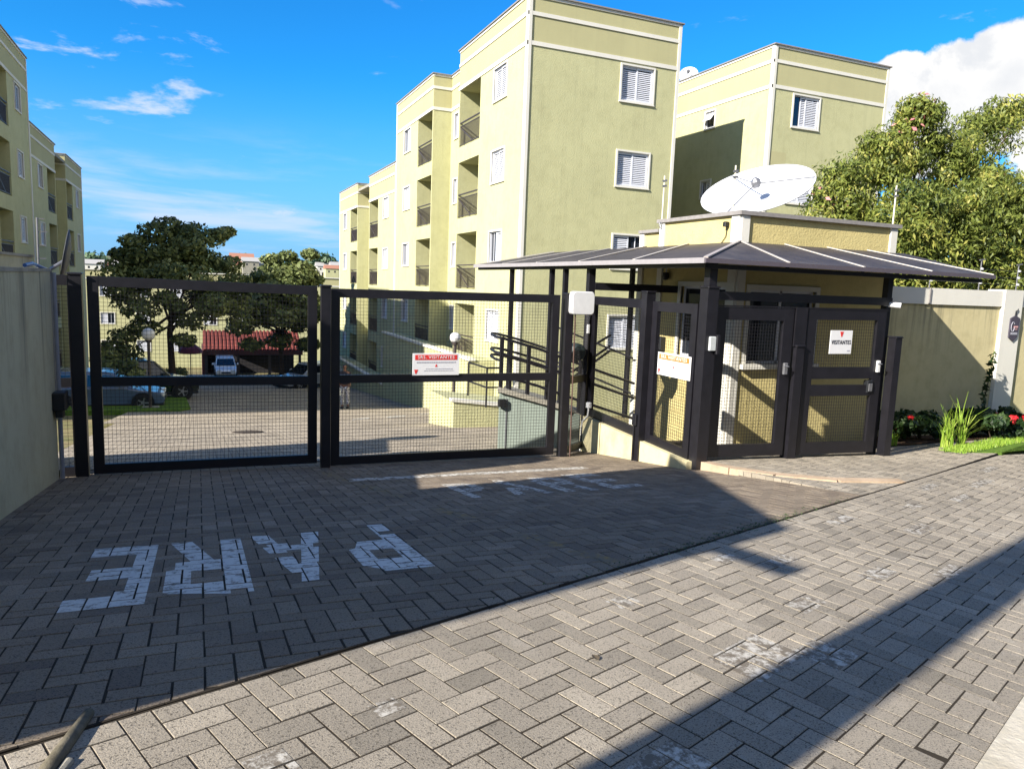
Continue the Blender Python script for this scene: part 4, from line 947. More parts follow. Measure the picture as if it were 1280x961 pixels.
# ------------------------------------------------------------------ ramp behind the gate with its railings
rp = thing('ramp', 'concrete ramp with pale painted side wall behind the wider gate leaf', 'ramp', (5.4, 11.4, -2.7))
rz = lambda x, y: -1.60 - .27*(x-4.25)
poly = [(4.27, 10.45), (5.26, 10.2), (6.8, 10.2), (6.8, 14.2), (5.95, 14.2)]
MB().prism(poly, lambda x, y: DRZ(x, y)-.4, lambda x, y: rz(x, y)-.05).build('side_wall', BLUEWALL, rp)
MB().prism([(x+(.02 if x < 5 else 0), y+.02) for x, y in poly], lambda x, y: rz(x, y)-.06, lambda x, y: rz(x, y)-.035).build('deck', CONC, rp)
m = MB(); m.beam((4.25, 10.45, rz(4.25, 0)), (5.28, 10.19, rz(5.28, 0)), .12, .07); m.build('coping', CONC, rp)
m = MB(); c = onY(626, 503, 10.43); m.cbox(c.x-.06, c.x+.06, 10.36, 10.42, c.z-.06, c.z+.06, .008); m.build('lamp_box', BLACKP, rp)
m = MB(); c = onY(627, 520, 10.44); m.tube([(c.x+.07, 10.42, -1.75), (c.x+.07, 10.42, DRZ(4.4, 10.4))], .014, 6); m.build('conduit', GREYM, rp)
rl = thing('ramp_railing', 'dark tube railing with a rounded end along the ramp', 'railing', (4.9, 10.8, -1.7))
def rail(pts, r=.022): m = MB(); m.tube(pts, r, 8); m.build('rail', METAL, rl)
def arc(h, n=10): return [(5.15-.85*math.cos(t), 10.75+.95*math.sin(t), rz(5.15-.85*math.cos(t), 0)+h+.1*math.sin(t)) for t in np.linspace(0, math.pi*.85, n)]
for h in (.80, .56, .22):
    rail([(4.30, 10.48, rz(4.3, 0)+h), (4.9, 10.42, rz(4.9, 0)+h), (5.6, 10.32, rz(5.6, 0)+h-.05), (6.6, 10.3, rz(6.6, 0)+h-.1)])
for h in (.80, .56, .45): rail([(4.30, 10.5, rz(4.3, 0)+h)]+arc(h)+[(6.7, 11.3, -1.45+h*.8)])
for x, y in ((4.30, 10.48), (4.74, 10.44), (5.6, 10.32), (4.95, 11.65), (5.75, 11.5)):
    m = MB(); m.box(x-.026, x+.026, y-.026, y+.026, rz(x, y)-.06, rz(x, y)+.82); m.build('upright', METAL, rl)
for d_ in (0, .12): rail([(5.75, 11.5, -1.3+d_*5), (6.75, 10.6, -1.75+d_*5)], .016)
# handrail and lower block beyond the ramp
t = thing('stair_railing', 'low dark handrail beside the yellow stair block', 'railing', (5.2, 15, -2.9)); pts = [onY(586, 453, 15.5), onY(609, 460, 14.6), onY(628, 460, 14.6)]
for dz in (0, -.42): m = MB(); m.tube([tuple(p+Vector((0, 0, dz))) for p in pts], .02, 8); m.build('rail', METAL, t)
for p, l in ((pts[0], .75), (pts[1], .85)): m = MB(); m.tube([tuple(p), tuple(p-Vector((0, 0, l)))], .022, 8); m.build('upright', METAL, t)
t = thing('stair_block', 'low yellow plastered stair block behind the ramp corner', 'wall', (5.6, 15.6, -3.4)); p0 = onY(575, 470, 15.8)
MB().prism([(p0.x-.2, 15.6), (7.6, 15.6), (7.6, 17.5), (p0.x-.2, 17.5)], lambda x, y: DRZ(x, y)-.2, lambda x, y: -2.62-.12*(x-5)).build('block', WALL, t); MB().prism([(p0.x-.26, 15.56), (7.6, 15.56), (7.6, 15.76), (p0.x-.26, 15.76)], lambda x, y: -2.62-.12*(x-5), lambda x, y: -2.55-.12*(x-5)).build('coping', TRIM, t)

# ------------------------------------------------------------------ neighbours out of frame whose shadows lie across the driveway
nb = thing('neighbour_house', 'flat roofed rendered house standing beside the driveway mouth', 'building', (-4.6, 2.4, -2))
sd = Vector((math.cos(SUN_AZ), math.sin(SUN_AZ))); q0 = Vector((-3.17, 1.35)); q1 = q0+Vector((.90, 3.26)); q2, q3 = q1-Vector((math.cos(R(12.3)), math.sin(R(12.3))))*4.2, q0-sd*4.2
MB().prism([tuple(q0), tuple(q1), tuple(q2), tuple(q3)], -2.4, 2.53).build('wall', LWALL, nb)
MB().prism([tuple(q0-sd*.1), tuple(q1-sd*.1), tuple(q2+sd*.1), tuple(q3+sd*.1)], 2.53, 2.58).build('roof', CONC, nb)
nn = Vector((math.sin(SUN_AZ), -math.cos(SUN_AZ))); e0 = q0-sd*.02
MB().prism([tuple(e0), tuple(e0+sd*.02), tuple(e0+sd*.02+nn*.48), tuple(e0+nn*.48)], 2.02, 2.15).build('house_plate', COPING, nb)
wt = thing('water_tower', 'narrow rendered water tower on the neighbouring plot', 'tower', (-4.6, 6.2, -2)); MB().box(-5.2, -4.0, 5.45, 6.95, -2.6, 2.55).build('shaft', LWALL, wt); MB().box(-5.15, -4.05, 5.5, 6.9, 2.55, 2.7).build('lid', CONC, wt)  # unseen narrow block, added to cast the shade before the gate
iw = thing('boundary_wall', 'short cream wall running on inside the gate', 'wall', (-2.0, 10, -2.5)); MB().box(-2.1, -1.92, 8.8, 11.1, -3, .12).build('wall', LWALL, iw); MB().box(-2.13, -1.9, 8.8, 11.15, .12, .15).build('wall_cap', CONC, iw)
ll = thing('utility_pole', 'tall concrete utility pole at the street edge', 'pole', (-3.2, .07, -1.5))
MB().tube([(-3.2, .07, -1.6), (-3.2, .07, 8.6)], [.22, .17], 14).build('shaft', CONC, ll); MB().beam((-4.2, .5, 7.9), (-2.2, -.36, 7.9), .1, .12).build('crossarm', CONC, ll)

# unseen houses added across the street, behind the camera, to cut skylight
for k, (s0, s1, d0, hh) in enumerate(((-24, -9, 11.5, 4.6), (-8, 6, 12.0, 5.2), (8, 26, 11.8, 4.2))):
    t = thing('street_house', ['rendered house with tiled roof at the downhill end across the street', 'taller rendered house across the street', 'long rendered house at the uphill end across the street'][k], 'house', (*J((s0+s1)/2, -d0-4), -2)); zb_ = -2.2-.05*k
    w_ = MB().prism([J(s0, -d0-8), J(s1, -d0-8), J(s1, -d0), J(s0, -d0)], zb_, hh); w_.build('wall', [LWALL, PLINTH, CONC][k], t)
    m = MB(); a_, b_, c_, d_ = J(s0-.4, -d0+.5), J(s1+.4, -d0+.5), J(s1+.4, -d0-8.5), J(s0-.4, -d0-8.5); e_, f_ = J(s0+3, -d0-4), J(s1-3, -d0-4); m.v += [(*p, hh) for p in (a_, b_, c_, d_)]+[(*p, hh+1.8) for p in (e_, f_)]; m.f += [(0, 1, 5, 4), (2, 3, 4, 5), (1, 2, 5), (3, 0, 4), (3, 2, 1, 0)]; m.build('roof', simple('street_roof_tile', lin(150, 88, 66), .9, 0, .3, 4), t)
    for q in range(3):
        u0 = s0+2+q*(s1-s0-4)/3; MB().prism([J(u0, -d0-.05), J(u0+1.5, -d0-.05), J(u0+1.5, -d0+.03), J(u0, -d0+.03)], .3, 1.5).build('window', GLASS, t)
# ------------------------------------------------------------------ foliage
def leaf_cloud(name, clumps, per, size, mat, parent, up=.35, flat=.6, droop=0., seed=1, elong=1.6):
    """many small leaf faces spread through clumps (centre, radii)"""
    rg = np.random.default_rng(seed); P, Nn, T = [], [], []
    for c, r in clumps:
        n = int(per*rg.uniform(.7, 1.3)); d = rg.normal(size=(n, 3)); d /= np.linalg.norm(d, axis=1)[:, None]
        k = rg.uniform(.35, 1.0, n)**.6
        p = np.array(c)+d*k[:, None]*np.array(r)
        P.append(p); nn_ = d*np.array([1, 1, flat])+rg.normal(size=(n, 3))*.55; nn_[:, 2] += up; Nn.append(nn_)
        T.append(np.clip(rg.normal(.42, .17)+rg.normal(0, .17, n), 0, 1))
    P = np.concatenate(P); Nn = np.concatenate(Nn); T = np.concatenate(T); n = len(P)
    Nn /= np.linalg.norm(Nn, axis=1)[:, None]
    a = rg.normal(size=(n, 3)); a[:, 2] -= droop*2; a -= Nn*(a*Nn).sum(1)[:, None]; a /= np.linalg.norm(a, axis=1)[:, None]; b = np.cross(Nn, a)
    s_ = size*rg.uniform(.6, 1.35, n)[:, None]
    A, B = a*s_*elong/2, b*s_/2
    V = np.stack([P-A, P+B*.9-A*.15+Nn*s_*.12, P+A, P-B*.9-A*.15+Nn*s_*.12], 1).reshape(-1, 3)
    o_ = np.array(ORG.get(parent.name, (0, 0, 0))) if parent else np.zeros(3)
    me = bpy.data.meshes.new(name); me.vertices.add(4*n); me.vertices.foreach_set('co', (V-o_).ravel()); me.loops.add(4*n); me.loops.foreach_set('vertex_index', np.arange(4*n))
    me.polygons.add(n); me.polygons.foreach_set('loop_start', np.arange(0, 4*n, 4)); me.polygons.foreach_set('loop_total', np.full(n, 4)); me.update(calc_edges=True)
    at = me.attributes.new('tone', 'FLOAT', 'FACE'); at.data.foreach_set('value', T.astype(np.float32)); me.materials.append(mat)
    o = bpy.data.objects.new(name, me); C.objects.link(o); o.parent = parent; ORG[o.name] = tuple(o_); return o
def crown_clumps(c, rx, ry, rz_, n, seed, cr, shell=.55, lo=-.5):
    rg = np.random.default_rng(seed); out = []
    while len(out) < n:
        d = rg.normal(size=3); d /= np.linalg.norm(d)
        if d[2] < lo: continue
        k = rg.uniform(shell, 1.0); w = 1+.18*math.sin(3*math.atan2(d[1], d[0])+seed)+.12*math.sin(5*d[2]*2+seed)
        p = (c[0]+d[0]*rx*k*w, c[1]+d[1]*ry*k*w, c[2]+d[2]*rz_*k*w); r = cr*rg.uniform(.6, 1.3); out.append((p, (r, r, r*.6)))
    return out
def tree(name, label, base, h_trunk, c, rx, ry, rz_, n, per, size, mat, seed, group=None, cr=.75, extra=()):
    t = thing(name, label, 'tree', base, 0, group); rg = random.Random(seed)
    cl = crown_clumps(c, rx, ry, rz_, n, seed, cr)+list(extra)
    m = MB(); b = Vector(base); top = Vector((c[0], c[1], c[2]-rz_*.15)); k = max(.1, rx*.05)
    m.tube([b-Vector((0, 0, .2)), b+Vector((.02, 0, h_trunk*.4)), b+Vector((-.05, .03, h_trunk)), top], [k*1.5, k*1.15, k, k*.45], 10); tr = m.build('trunk', BARK, t, smooth=True)
    f = b+Vector((0, 0, h_trunk))
    for q, r in rg.sample(cl, min(16, len(cl))):
        q = Vector(q); m = MB(); mid = f.lerp(q, .5)+Vector((rg.uniform(-.2, .2), rg.uniform(-.2, .2), rz_*.12)); m.tube([f.lerp(top, rg.uniform(0, .6)), mid, q], [k*.5, k*.3, k*.1], 6); m.build('limb', BARK, t)
    leaf_cloud('crown', cl, per, size, mat, t, seed=seed)
    return t
p = onY(215, 470, 39); b = (p.x, 39.0, GI(p.x, 39)); L = lambda x, y, Y=39: tuple(onY(x, y, Y))
ex = [(L(x, y, Y), (r, r, r*.55)) for x, y, Y, r in [(210, 282, 39, .8), (195, 290, 38.5, .9), (240, 290, 39, .9), (262, 300, 39, .8), (275, 293, 39, .55), (284, 290, 39, .45), (255, 325, 39, 1), (285, 330, 39, .8), (168, 302, 38.6, .7), (150, 317, 38.6, .5), (165, 330, 38.5, .9), (150, 365, 38, .7), (180, 410, 37.5, .8), (155, 420, 37.5, .7), (140, 435, 37.5, .6), (240, 400, 38, .9), (265, 385, 38, .9), (290, 380, 38.5, .8), (300, 400, 39, .7), (230, 425, 38, .6), (160, 440, 37, .7), (295, 350, 39, .8)]]
tree('shade_tree', 'big dark leafed tree with a spreading crown inside the estate', b, 2.9, (p.x+.1, 39, -.9), 2.75, 2.7, 2.6, 46, 330, .14, LEAF_TREE, 3, 'dark trees inside the estate', extra=ex, cr=.85)
p = onY(352, 460, 47); b = (p.x, 47.0, GI(p.x, 47))
ex = [(L(x, y, 47), (r, r, r*.55)) for x, y, r in [(360, 320, .6), (388, 318, .6), (340, 325, .7), (375, 335, .9), (320, 350, .7), (395, 350, .6), (330, 400, 1), (300, 410, .9), (370, 405, 1), (350, 425, .9), (315, 430, .8), (385, 430, .8)]]
tree('shade_tree', 'smaller dark leafed tree close to the sunlit facade', b, 2.6, (p.x+.15, 47, -1.9), 2.5, 2.4, 2.6, 60, 280, .19, LEAF_TREE, 9, 'dark trees inside the estate', extra=ex, cr=.85)
# low shrubs around the lamp by the parked cars
for k, (px_, py_, Y, r) in enumerate([(140, 452, 33, .8), (160, 462, 32.8, .6), (205, 470, 44, .9), (635, 440, 30, .01)][:3]):
    c = onY(px_, py_, Y); t = thing('shrub', ['rounded shrub behind the blue car', 'small shrub beside the globe lamp', 'dark shrub at the foot of the big tree'][k], 'shrub', (c.x, Y, GI(c.x, Y)), 0, 'shrubs by the parked cars')
    leaf_cloud('foliage', crown_clumps((c.x, Y, c.z-.2), r, r, r*.9, 12, k+20, .4, .3), 160, .12, LEAF_TREE, t, seed=k+30)
    m = MB(); m.tube([(c.x, Y, GI(c.x, Y)-.1), (c.x, Y, c.z)], .05, 6); m.build('stem', BARK, t)
# flowering vine trees behind the boundary wall
def vine(label, base, blobs, n, per, size, seed, pink=0, lm=LEAF_VINE):
    t = thing('vine_tree', label, 'tree', base, 0, 'flowering trees behind the boundary wall'); cl = []
    rg = np.random.default_rng(seed)
    for c, r in blobs:
        for _ in range(n):
            d = rg.normal(size=3); d /= np.linalg.norm(d); q = np.array(c)+d*rg.uniform(.3, 1)*np.array(r); s_ = rg.uniform(.22, .5); cl.append((tuple(q), (s_, s_, s_*.8)))
    leaf_cloud('crown', cl, per, size, lm, t, up=.2, droop=.6, seed=seed, elong=2.7)
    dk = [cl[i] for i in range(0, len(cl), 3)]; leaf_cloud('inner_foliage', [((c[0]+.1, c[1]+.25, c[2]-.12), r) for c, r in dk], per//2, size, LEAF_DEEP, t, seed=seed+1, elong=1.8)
    if pink: leaf_cloud('blossom', [(c, (r[0]*1.05, r[1]*1.05, r[2]*1.05)) for c, r in cl[::max(1, len(cl)//pink)]], 26, .07, PINKL, t, seed=seed+2)
    m = MB(); f = Vector(base)
    m.tube([f-Vector((0, 0, .2)), f+Vector((.1, 0, 1.5)), f+Vector((.2, .1, 3.0))], [.16, .12, .08], 8); m.build('trunk', BARK, t)
    rr = random.Random(seed)
    for c, r in rr.sample(cl, min(22, len(cl))):
        q = Vector(c); m = MB(); m.tube([f+Vector((.1, 0, rr.uniform(.8, 2.6))), f.lerp(q, .6)+Vector((0, 0, .6)), q], [.05, .03, .008], 5); m.build('limb', BARK, t)
    return t
V = lambda x, y, Y: tuple(onY(x, y, Y))
vine('loose flowering tree reaching highest over the boundary wall', (15.2, 12.6, PLZ(15, 12.6)), [(V(1160, 170, 12.4), (.75, .6, .5)), (V(1190, 195, 12.4), (.8, .6, .6)), (V(1125, 205, 12.4), (.7, .5, .55)), (V(1170, 240, 12.4), (.9, .6, .5)), (V(1215, 215, 12.2), (.8, .6, .6)), (V(1235, 165, 12.6), (.7, .5, .45)), (V(1262, 140, 12.6), (.6, .4, .3)), (V(1150, 140, 12.4), (.4, .3, .3)), (V(1105, 215, 12.4), (.5, .4, .35)), (V(1098, 190, 12.4), (.35, .3, .3)), (V(1240, 235, 12.2), (.8, .6, .5))], 14, 190, .043, 41, 3)
vine('small flowering bush leaning against the farther wing', (12.6, 12.2, PLZ(12.6, 12.2)), [(V(1045, 235, 12.0), (.5, .4, .45)), (V(1060, 265, 12.0), (.55, .5, .5)), (V(1035, 280, 12.0), (.5, .4, .3)), (V(1085, 270, 12.0), (.55, .5, .5)), (V(1058, 215, 12.0), (.3, .3, .2)), (V(1100, 285, 12.0), (.6, .5, .4))], 10, 150, .042, 47, 2)
vine('dense sunlit hedge of vines filling the space above the boundary wall', (14.8, 11.2, PLZ(14.8, 11.2)), [(V(x, y, 11.0), (.75, .6, .55)) for x, y in [(1140, 265), (1140, 300), (1150, 335), (1180, 275), (1185, 310), (1190, 345), (1220, 260), (1225, 295), (1230, 330), (1260, 245), (1265, 280), (1270, 315), (1275, 350), (1130, 340), (1160, 355), (1225, 355), (1300, 260), (1310, 300), (1310, 345), (1340, 280), (1340, 330), (1250, 355), (1115, 300)]], 18, 175, .043, 53, 0)

# ------------------------------------------------------------------ flower bed by the boundary wall
structure(MB().prism([J(9.2, 1.75), J(16.5, .05), (22, 8.74), (8.6, 8.74), (8.62, 7.5)], lambda x, y: PLZ(x, y)-.3, lambda x, y: PLZ(x, y)+.012).build('garden_bed', SOIL))
gp = [(9.75, 7.05), (10.6, 6.78), J(16.6, .02), (22, 8.5), (11.9, 7.6), (10.8, 7.35)]
structure(MB().prism(gp, lambda x, y: PLZ(x, y)-.1, lambda x, y: PLZ(x, y)+.016).build('lawn', LAWN))
gm = MB(); rr = random.Random(3)
for k in range(15000):
    x, y = rr.uniform(9.7, 15), rr.uniform(6.6, 8.3)
    if not (6.75+(x-9.75)*.33 < y < 7.12+(x-9.75)*.36): continue
    z = PLZ(x, y)+.02; h = rr.uniform(.03, .07); a = rr.uniform(0, 6.28); dx, dy = math.cos(a)*.006, math.sin(a)*.006
    gm.quad((x-dx, y-dy, z), (x+dx, y+dy, z), (x+rr.uniform(-.02, .02), y+rr.uniform(-.02, .02), z+h)); gm.t.append(rr.uniform(.1, .8))
gm.build('grass_blades', GRASSB, None, kind='stuff', label='short bright grass on the strip beside the flower bed', category='grass')
def bush(label, px_, py_, Y, r, h, seed, flowers, mat=LEAF_DEEP):
    c = onY(px_, py_, Y); z0 = PLZ(c.x, Y); t = thing('flower_bush', label, 'bush', (c.x, Y, z0), 0, 'dark bushes in the flower bed')
    cl = crown_clumps((c.x, Y, z0+h*.5), r, r*.7, h*.5, 16, seed, .16, .2, -.9); leaf_cloud('foliage', cl, 110, .06, mat, t, seed=seed)
    for k in range(5): m = MB(); q = cl[k][0]; m.tube([(c.x, Y, z0-.03), (c.x*.5+q[0]*.5, Y, z0+h*.3), q], .008, 5); m.build('stem', BARK, t)
    rg = random.Random(seed)
    for k in range(flowers):
        q = rg.choice(cl)[0]; leaf_cloud('flower', [((q[0]+rg.uniform(-.1, .1), q[1]-.18, q[2]+rg.uniform(0, .12)), (.045, .045, .03))], 16, .045, REDL, t, seed=seed+k)
    return t
bush('dark bush with red flowers beside the hinge post', 1120, 540, 8.1, .42, .55, 61, 4)
bush('dark leafy bush in the shade below the cream wall', 1150, 545, 8.3, .45, .5, 62, 0)
bush('low dark bush between grass tuft and wall', 1215, 540, 8.5, .5, .5, 63, 1)
bush('dark bush with red flowers on the lawn edge', 1240, 545, 8.1, .5, .5, 64, 5)
bush('dark bush with orange red flowers by the white pillar', 1272, 545, 8.2, .5, .5, 65, 5)
def blades(name, label, x, y, n, h, spread, mat, seed, w=.012, group=None, cat='plant'):
    z0 = PLZ(x, y); t = thing(name, label, cat, (x, y, z0), 0, group); m = MB(); rg = random.Random(seed)
    for k in range(n):
        a = rg.uniform(0, 6.28); l = h*rg.uniform(.5, 1.1); bx, by = x+rg.uniform(-.06, .06), y+rg.uniform(-.06, .06); o = rg.uniform(.1, 1)*spread; ww = w*rg.uniform(.7, 1.3)
        tx, ty = -math.sin(a)*ww, math.cos(a)*ww; pv = None
        for f in (0, .35, .7, 1):
            px_ = bx+math.cos(a)*o*f**2; py_ = by+math.sin(a)*o*f**2; pz = z0+l*(f-.32*f**3*o/spread); k_ = 1-f*.85
            cur = ((px_-tx*k_, py_-ty*k_, pz), (px_+tx*k_, py_+ty*k_, pz))
            if pv: m.quad(pv[0], pv[1], cur[1], cur[0]); m.t.append(rg.uniform(.2, .9))
            pv = cur
    m.build('blades', mat, t, kind='stuff'); return t
c = (10.32, 7.42); blades('grass_tuft', 'bright green tuft of long blades at the flower bed corner', c[0], c[1], 52, .72, .38, GRASSB, 71, group='grass tufts in the flower bed')
c = (10.72, 7.5); blades('grass_tuft', 'tuft with tall arching blades beside the lawn strip', c[0], c[1], 30, .85, .7, GRASSB, 72, group='grass tufts in the flower bed')
blades('grass_tuft', 'small pale tuft in the shade beside the hinge post', 9.55, 7.75, 34, .32, .15, GRASSB, 73, group='grass tufts in the flower bed')
c = onY(1238, 470, 8.4); t = thing('spiky_plant', 'tall thin plant with reddish upright leaves before the cream wall', 'plant', (c.x-.15, 8.4, PLZ(c.x, 8.4)))
m = MB(); zb_ = PLZ(c.x, 8.4); m.tube([(c.x-.2, 8.4, zb_), (c.x-.1, 8.4, zb_+.6), (c.x+.02, 8.4, c.z+.25)], [.014, .01, .005], 6); m.build('stem', BARK, t)
leaf_cloud('leaves', [((c.x-.22+.26*f, 8.4, zb_+.2+(c.z+.2-zb_)*f), (.05, .05, .1)) for f in np.linspace(.1, .95, 12)], 12, .05, LEAF_DEEP, t, seed=75, elong=2.5)

# ------------------------------------------------------------------ lamps, masts and the dish above the left wall
def globe_lamp(label, x, y, zb_, zg, r=.2):
    t = thing('globe_lamp', label, 'street lamp', (x, y, zb_), 0, 'globe lamps of the estate')
    MB().cbox(x-.28, x+.28, y-.28, y+.28, zb_-.2, zb_+.12, .03).build('base', CONC, t); MB().tube([(x, y, zb_+.1), (x, y, zg-r*.9)], .05, 10).build('pole', RAILM, t); MB().lathe([(.001, -.05), (.09, -.05), (.11, .04), (.001, .04)], (x, y, zg-r), 12).build('collar', RAILM, t)
    m = MB(); m.lathe([(max(.001, r*math.sin(a)), -r*math.cos(a)) for a in np.linspace(0, math.pi, 11)], (x, y, zg), 18); m.build('globe', WPLAST, t, smooth=True)
p = onY(188, 505, 28.5); globe_lamp('white globe lamp on a dark pole by the lawn of the parked cars', p.x, 28.5, GI(p.x, 28.5), onY(190, 418, 28.5).z, .22)
p = onY(567, 495, 20.5); globe_lamp('white globe lamp on a thick pole before the sunlit facade', p.x, 20.5, GI(p.x, 20.5), onY(567, 422, 20.5).z, .16)
def tvmast(label, px_, Y, y0, y1):
    a, b = onY(px_, y0, Y), onY(px_, y1, Y); t = thing('tv_antenna', label, 'antenna', (b.x, Y, b.z-1.2)); m = MB(); m.tube([(b.x, Y, b.z-1.2), (a.x, Y, a.z)], .012, 6); m.build('mast', GREYM, t)
    m = MB()
    for f, l in ((.02, .07), (.28, .09), (.55, .07), (.82, .07)): z = a.z+(b.z-a.z)*f; m.beam((a.x-.01, Y, z), (a.x+l, Y, z), .012, .012)
    m.build('elements', GREYM, t); return t
tvmast('thin television mast with short arms above the weathered wall', 46, 9.6, 272, 334)
c = onY(87, 322, 11.2); ax = Vector((-.97, -.10, .18))
t = thing('satellite_dish', 'dark mesh dish seen edge on above the weathered wall', 'satellite dish', (c.x-.25, 11.2, -1.6)); m = MB(); m.lathe([(.001, 0), (.12, .006), (.24, .03), (.33, .06), (.34, .055), (.24, .018), (.12, -.006), (.001, -.012)], (c.x, 11.2, c.z+.02), 28, ax); m.build('reflector', simple('dark_dish_mesh', lin(60, 62, 68), .6), t, smooth=True)
m = MB(); m.tube([(c.x, 11.2, c.z), (c.x-.22, 11.1, c.z-.17)], .022, 8); m.tube([(c.x-.22, 11.1, c.z-.17), (c.x-.22, 11.1, -1.6)], .03, 8); m.build('mast', GREYM, t)

# ------------------------------------------------------------------ far side of the estate
lw_ = structure(MB().prism([(-6.5, 27.2), (-.6, 27.2), (-.3, 29), (-.6, 36.5), (-6.5, 36.5)], lambda x, y: GI(x, y)-.2, lambda x, y: GI(x, y)+.06).build('parking_lawn', LAWN))
fb = thing('far_block', 'long low cream block closing the view beyond the trees', 'building', (0, 84, -10)); z_t = -.05
f = Face((-13, 82), (16, 82), (0, 1)); m = MB(); hs = []
for k in range(9):
    for fl in range(3):
        u = 1.2+k*3.1; hs.append(put_window(fb, f, u, -2.5-fl*2.7, 1.2, 1.05, ['half', 'shut', 'slid'][(k+fl) % 3]))
f.wall(m, -11, -.9, hs); Face((-13, 82), (-13, 92), (1, 0)).wall(m, -11, -.9); m.box(-12.98, 16, 82.3, 92, -11, -.92); m.build('wall', WALL, fb)
m = MB(); f.box(m, 0, f.len, -.0, 10, -.9, -.05); m.build('parapet', PARA, fb); m = MB(); f.box(m, 0, f.len, -.05, 0, -.95, -.82); m.build('band', TRIM, fb); m = MB(); f.box(m, -.1, f.len+.1, -.1, 10.1, -.05, .04); m.build('coping', TRIM, fb)
kz = GI(4, 63); kk = thing('carport', 'dark open carport with a red tiled roof behind the trees', 'shelter', (4, 64, kz)); RED = simple('red_roof_tile', lin(104, 44, 36), .95, 0, .4, 5)
a, b_ = onY(254, 438, 62), onY(378, 438, 62); x0, x1 = a.x, b_.x; ze = a.z; zr = onY(285, 414, 65).z
m = MB(); n_ = int((x1-x0)/.28)
for k in range(n_):
    x = x0+(x1-x0)*(k+.5)/n_; m.tube([(x, 61.8, ze), (x, 65, zr)], .13, 6); 
m.quad((x0, 61.8, ze-.02), (x1, 61.8, ze-.02), (x1, 65, zr-.02), (x0, 65, zr-.02)); m.quad((x0, 68.2, ze-.02), (x1, 68.2, ze-.02), (x1, 65, zr-.02), (x0, 65, zr-.02)); m.build('tiled_roof', RED, kk, kind='stuff')
MB().box(x0, x1, 61.75, 61.95, ze-.35, ze-.03).build('fascia', simple('dark_red_wood', lin(74, 40, 38), .8), kk)
MB().box(x0, x1, 67.9, 68.1, kz-1, ze).build('back_wall', DARK, kk); MB().box(x0-.1, x0+.1, 62, 68, kz-1, ze).build('side_wall', simple('maroon_wall', lin(84, 46, 46), .9), kk)
for k in range(4): x = x0+.2+(x1-x0-.4)*k/3; MB().box(x-.1, x+.1, 62, 62.2, kz-1, ze-.05).build('pillar', RAILM, kk)
c = onY(238, 440, 52); um = thing('parasol', 'maroon garden parasol near the big tree trunk', 'parasol', (c.x, 52, GI(c.x, 52))); m = MB(); m.lathe([(.001, .62), (.3, .5), (.62, .25), (.75, 0), (.73, -.06)], (c.x, 52, c.z), 10); m.build('canopy', simple('maroon_cloth', lin(96, 36, 56), .8), um); MB().tube([(c.x, 52, GI(c.x, 52)), (c.x, 52, c.z+.6)], .03, 6).build('pole', RAILM, um)
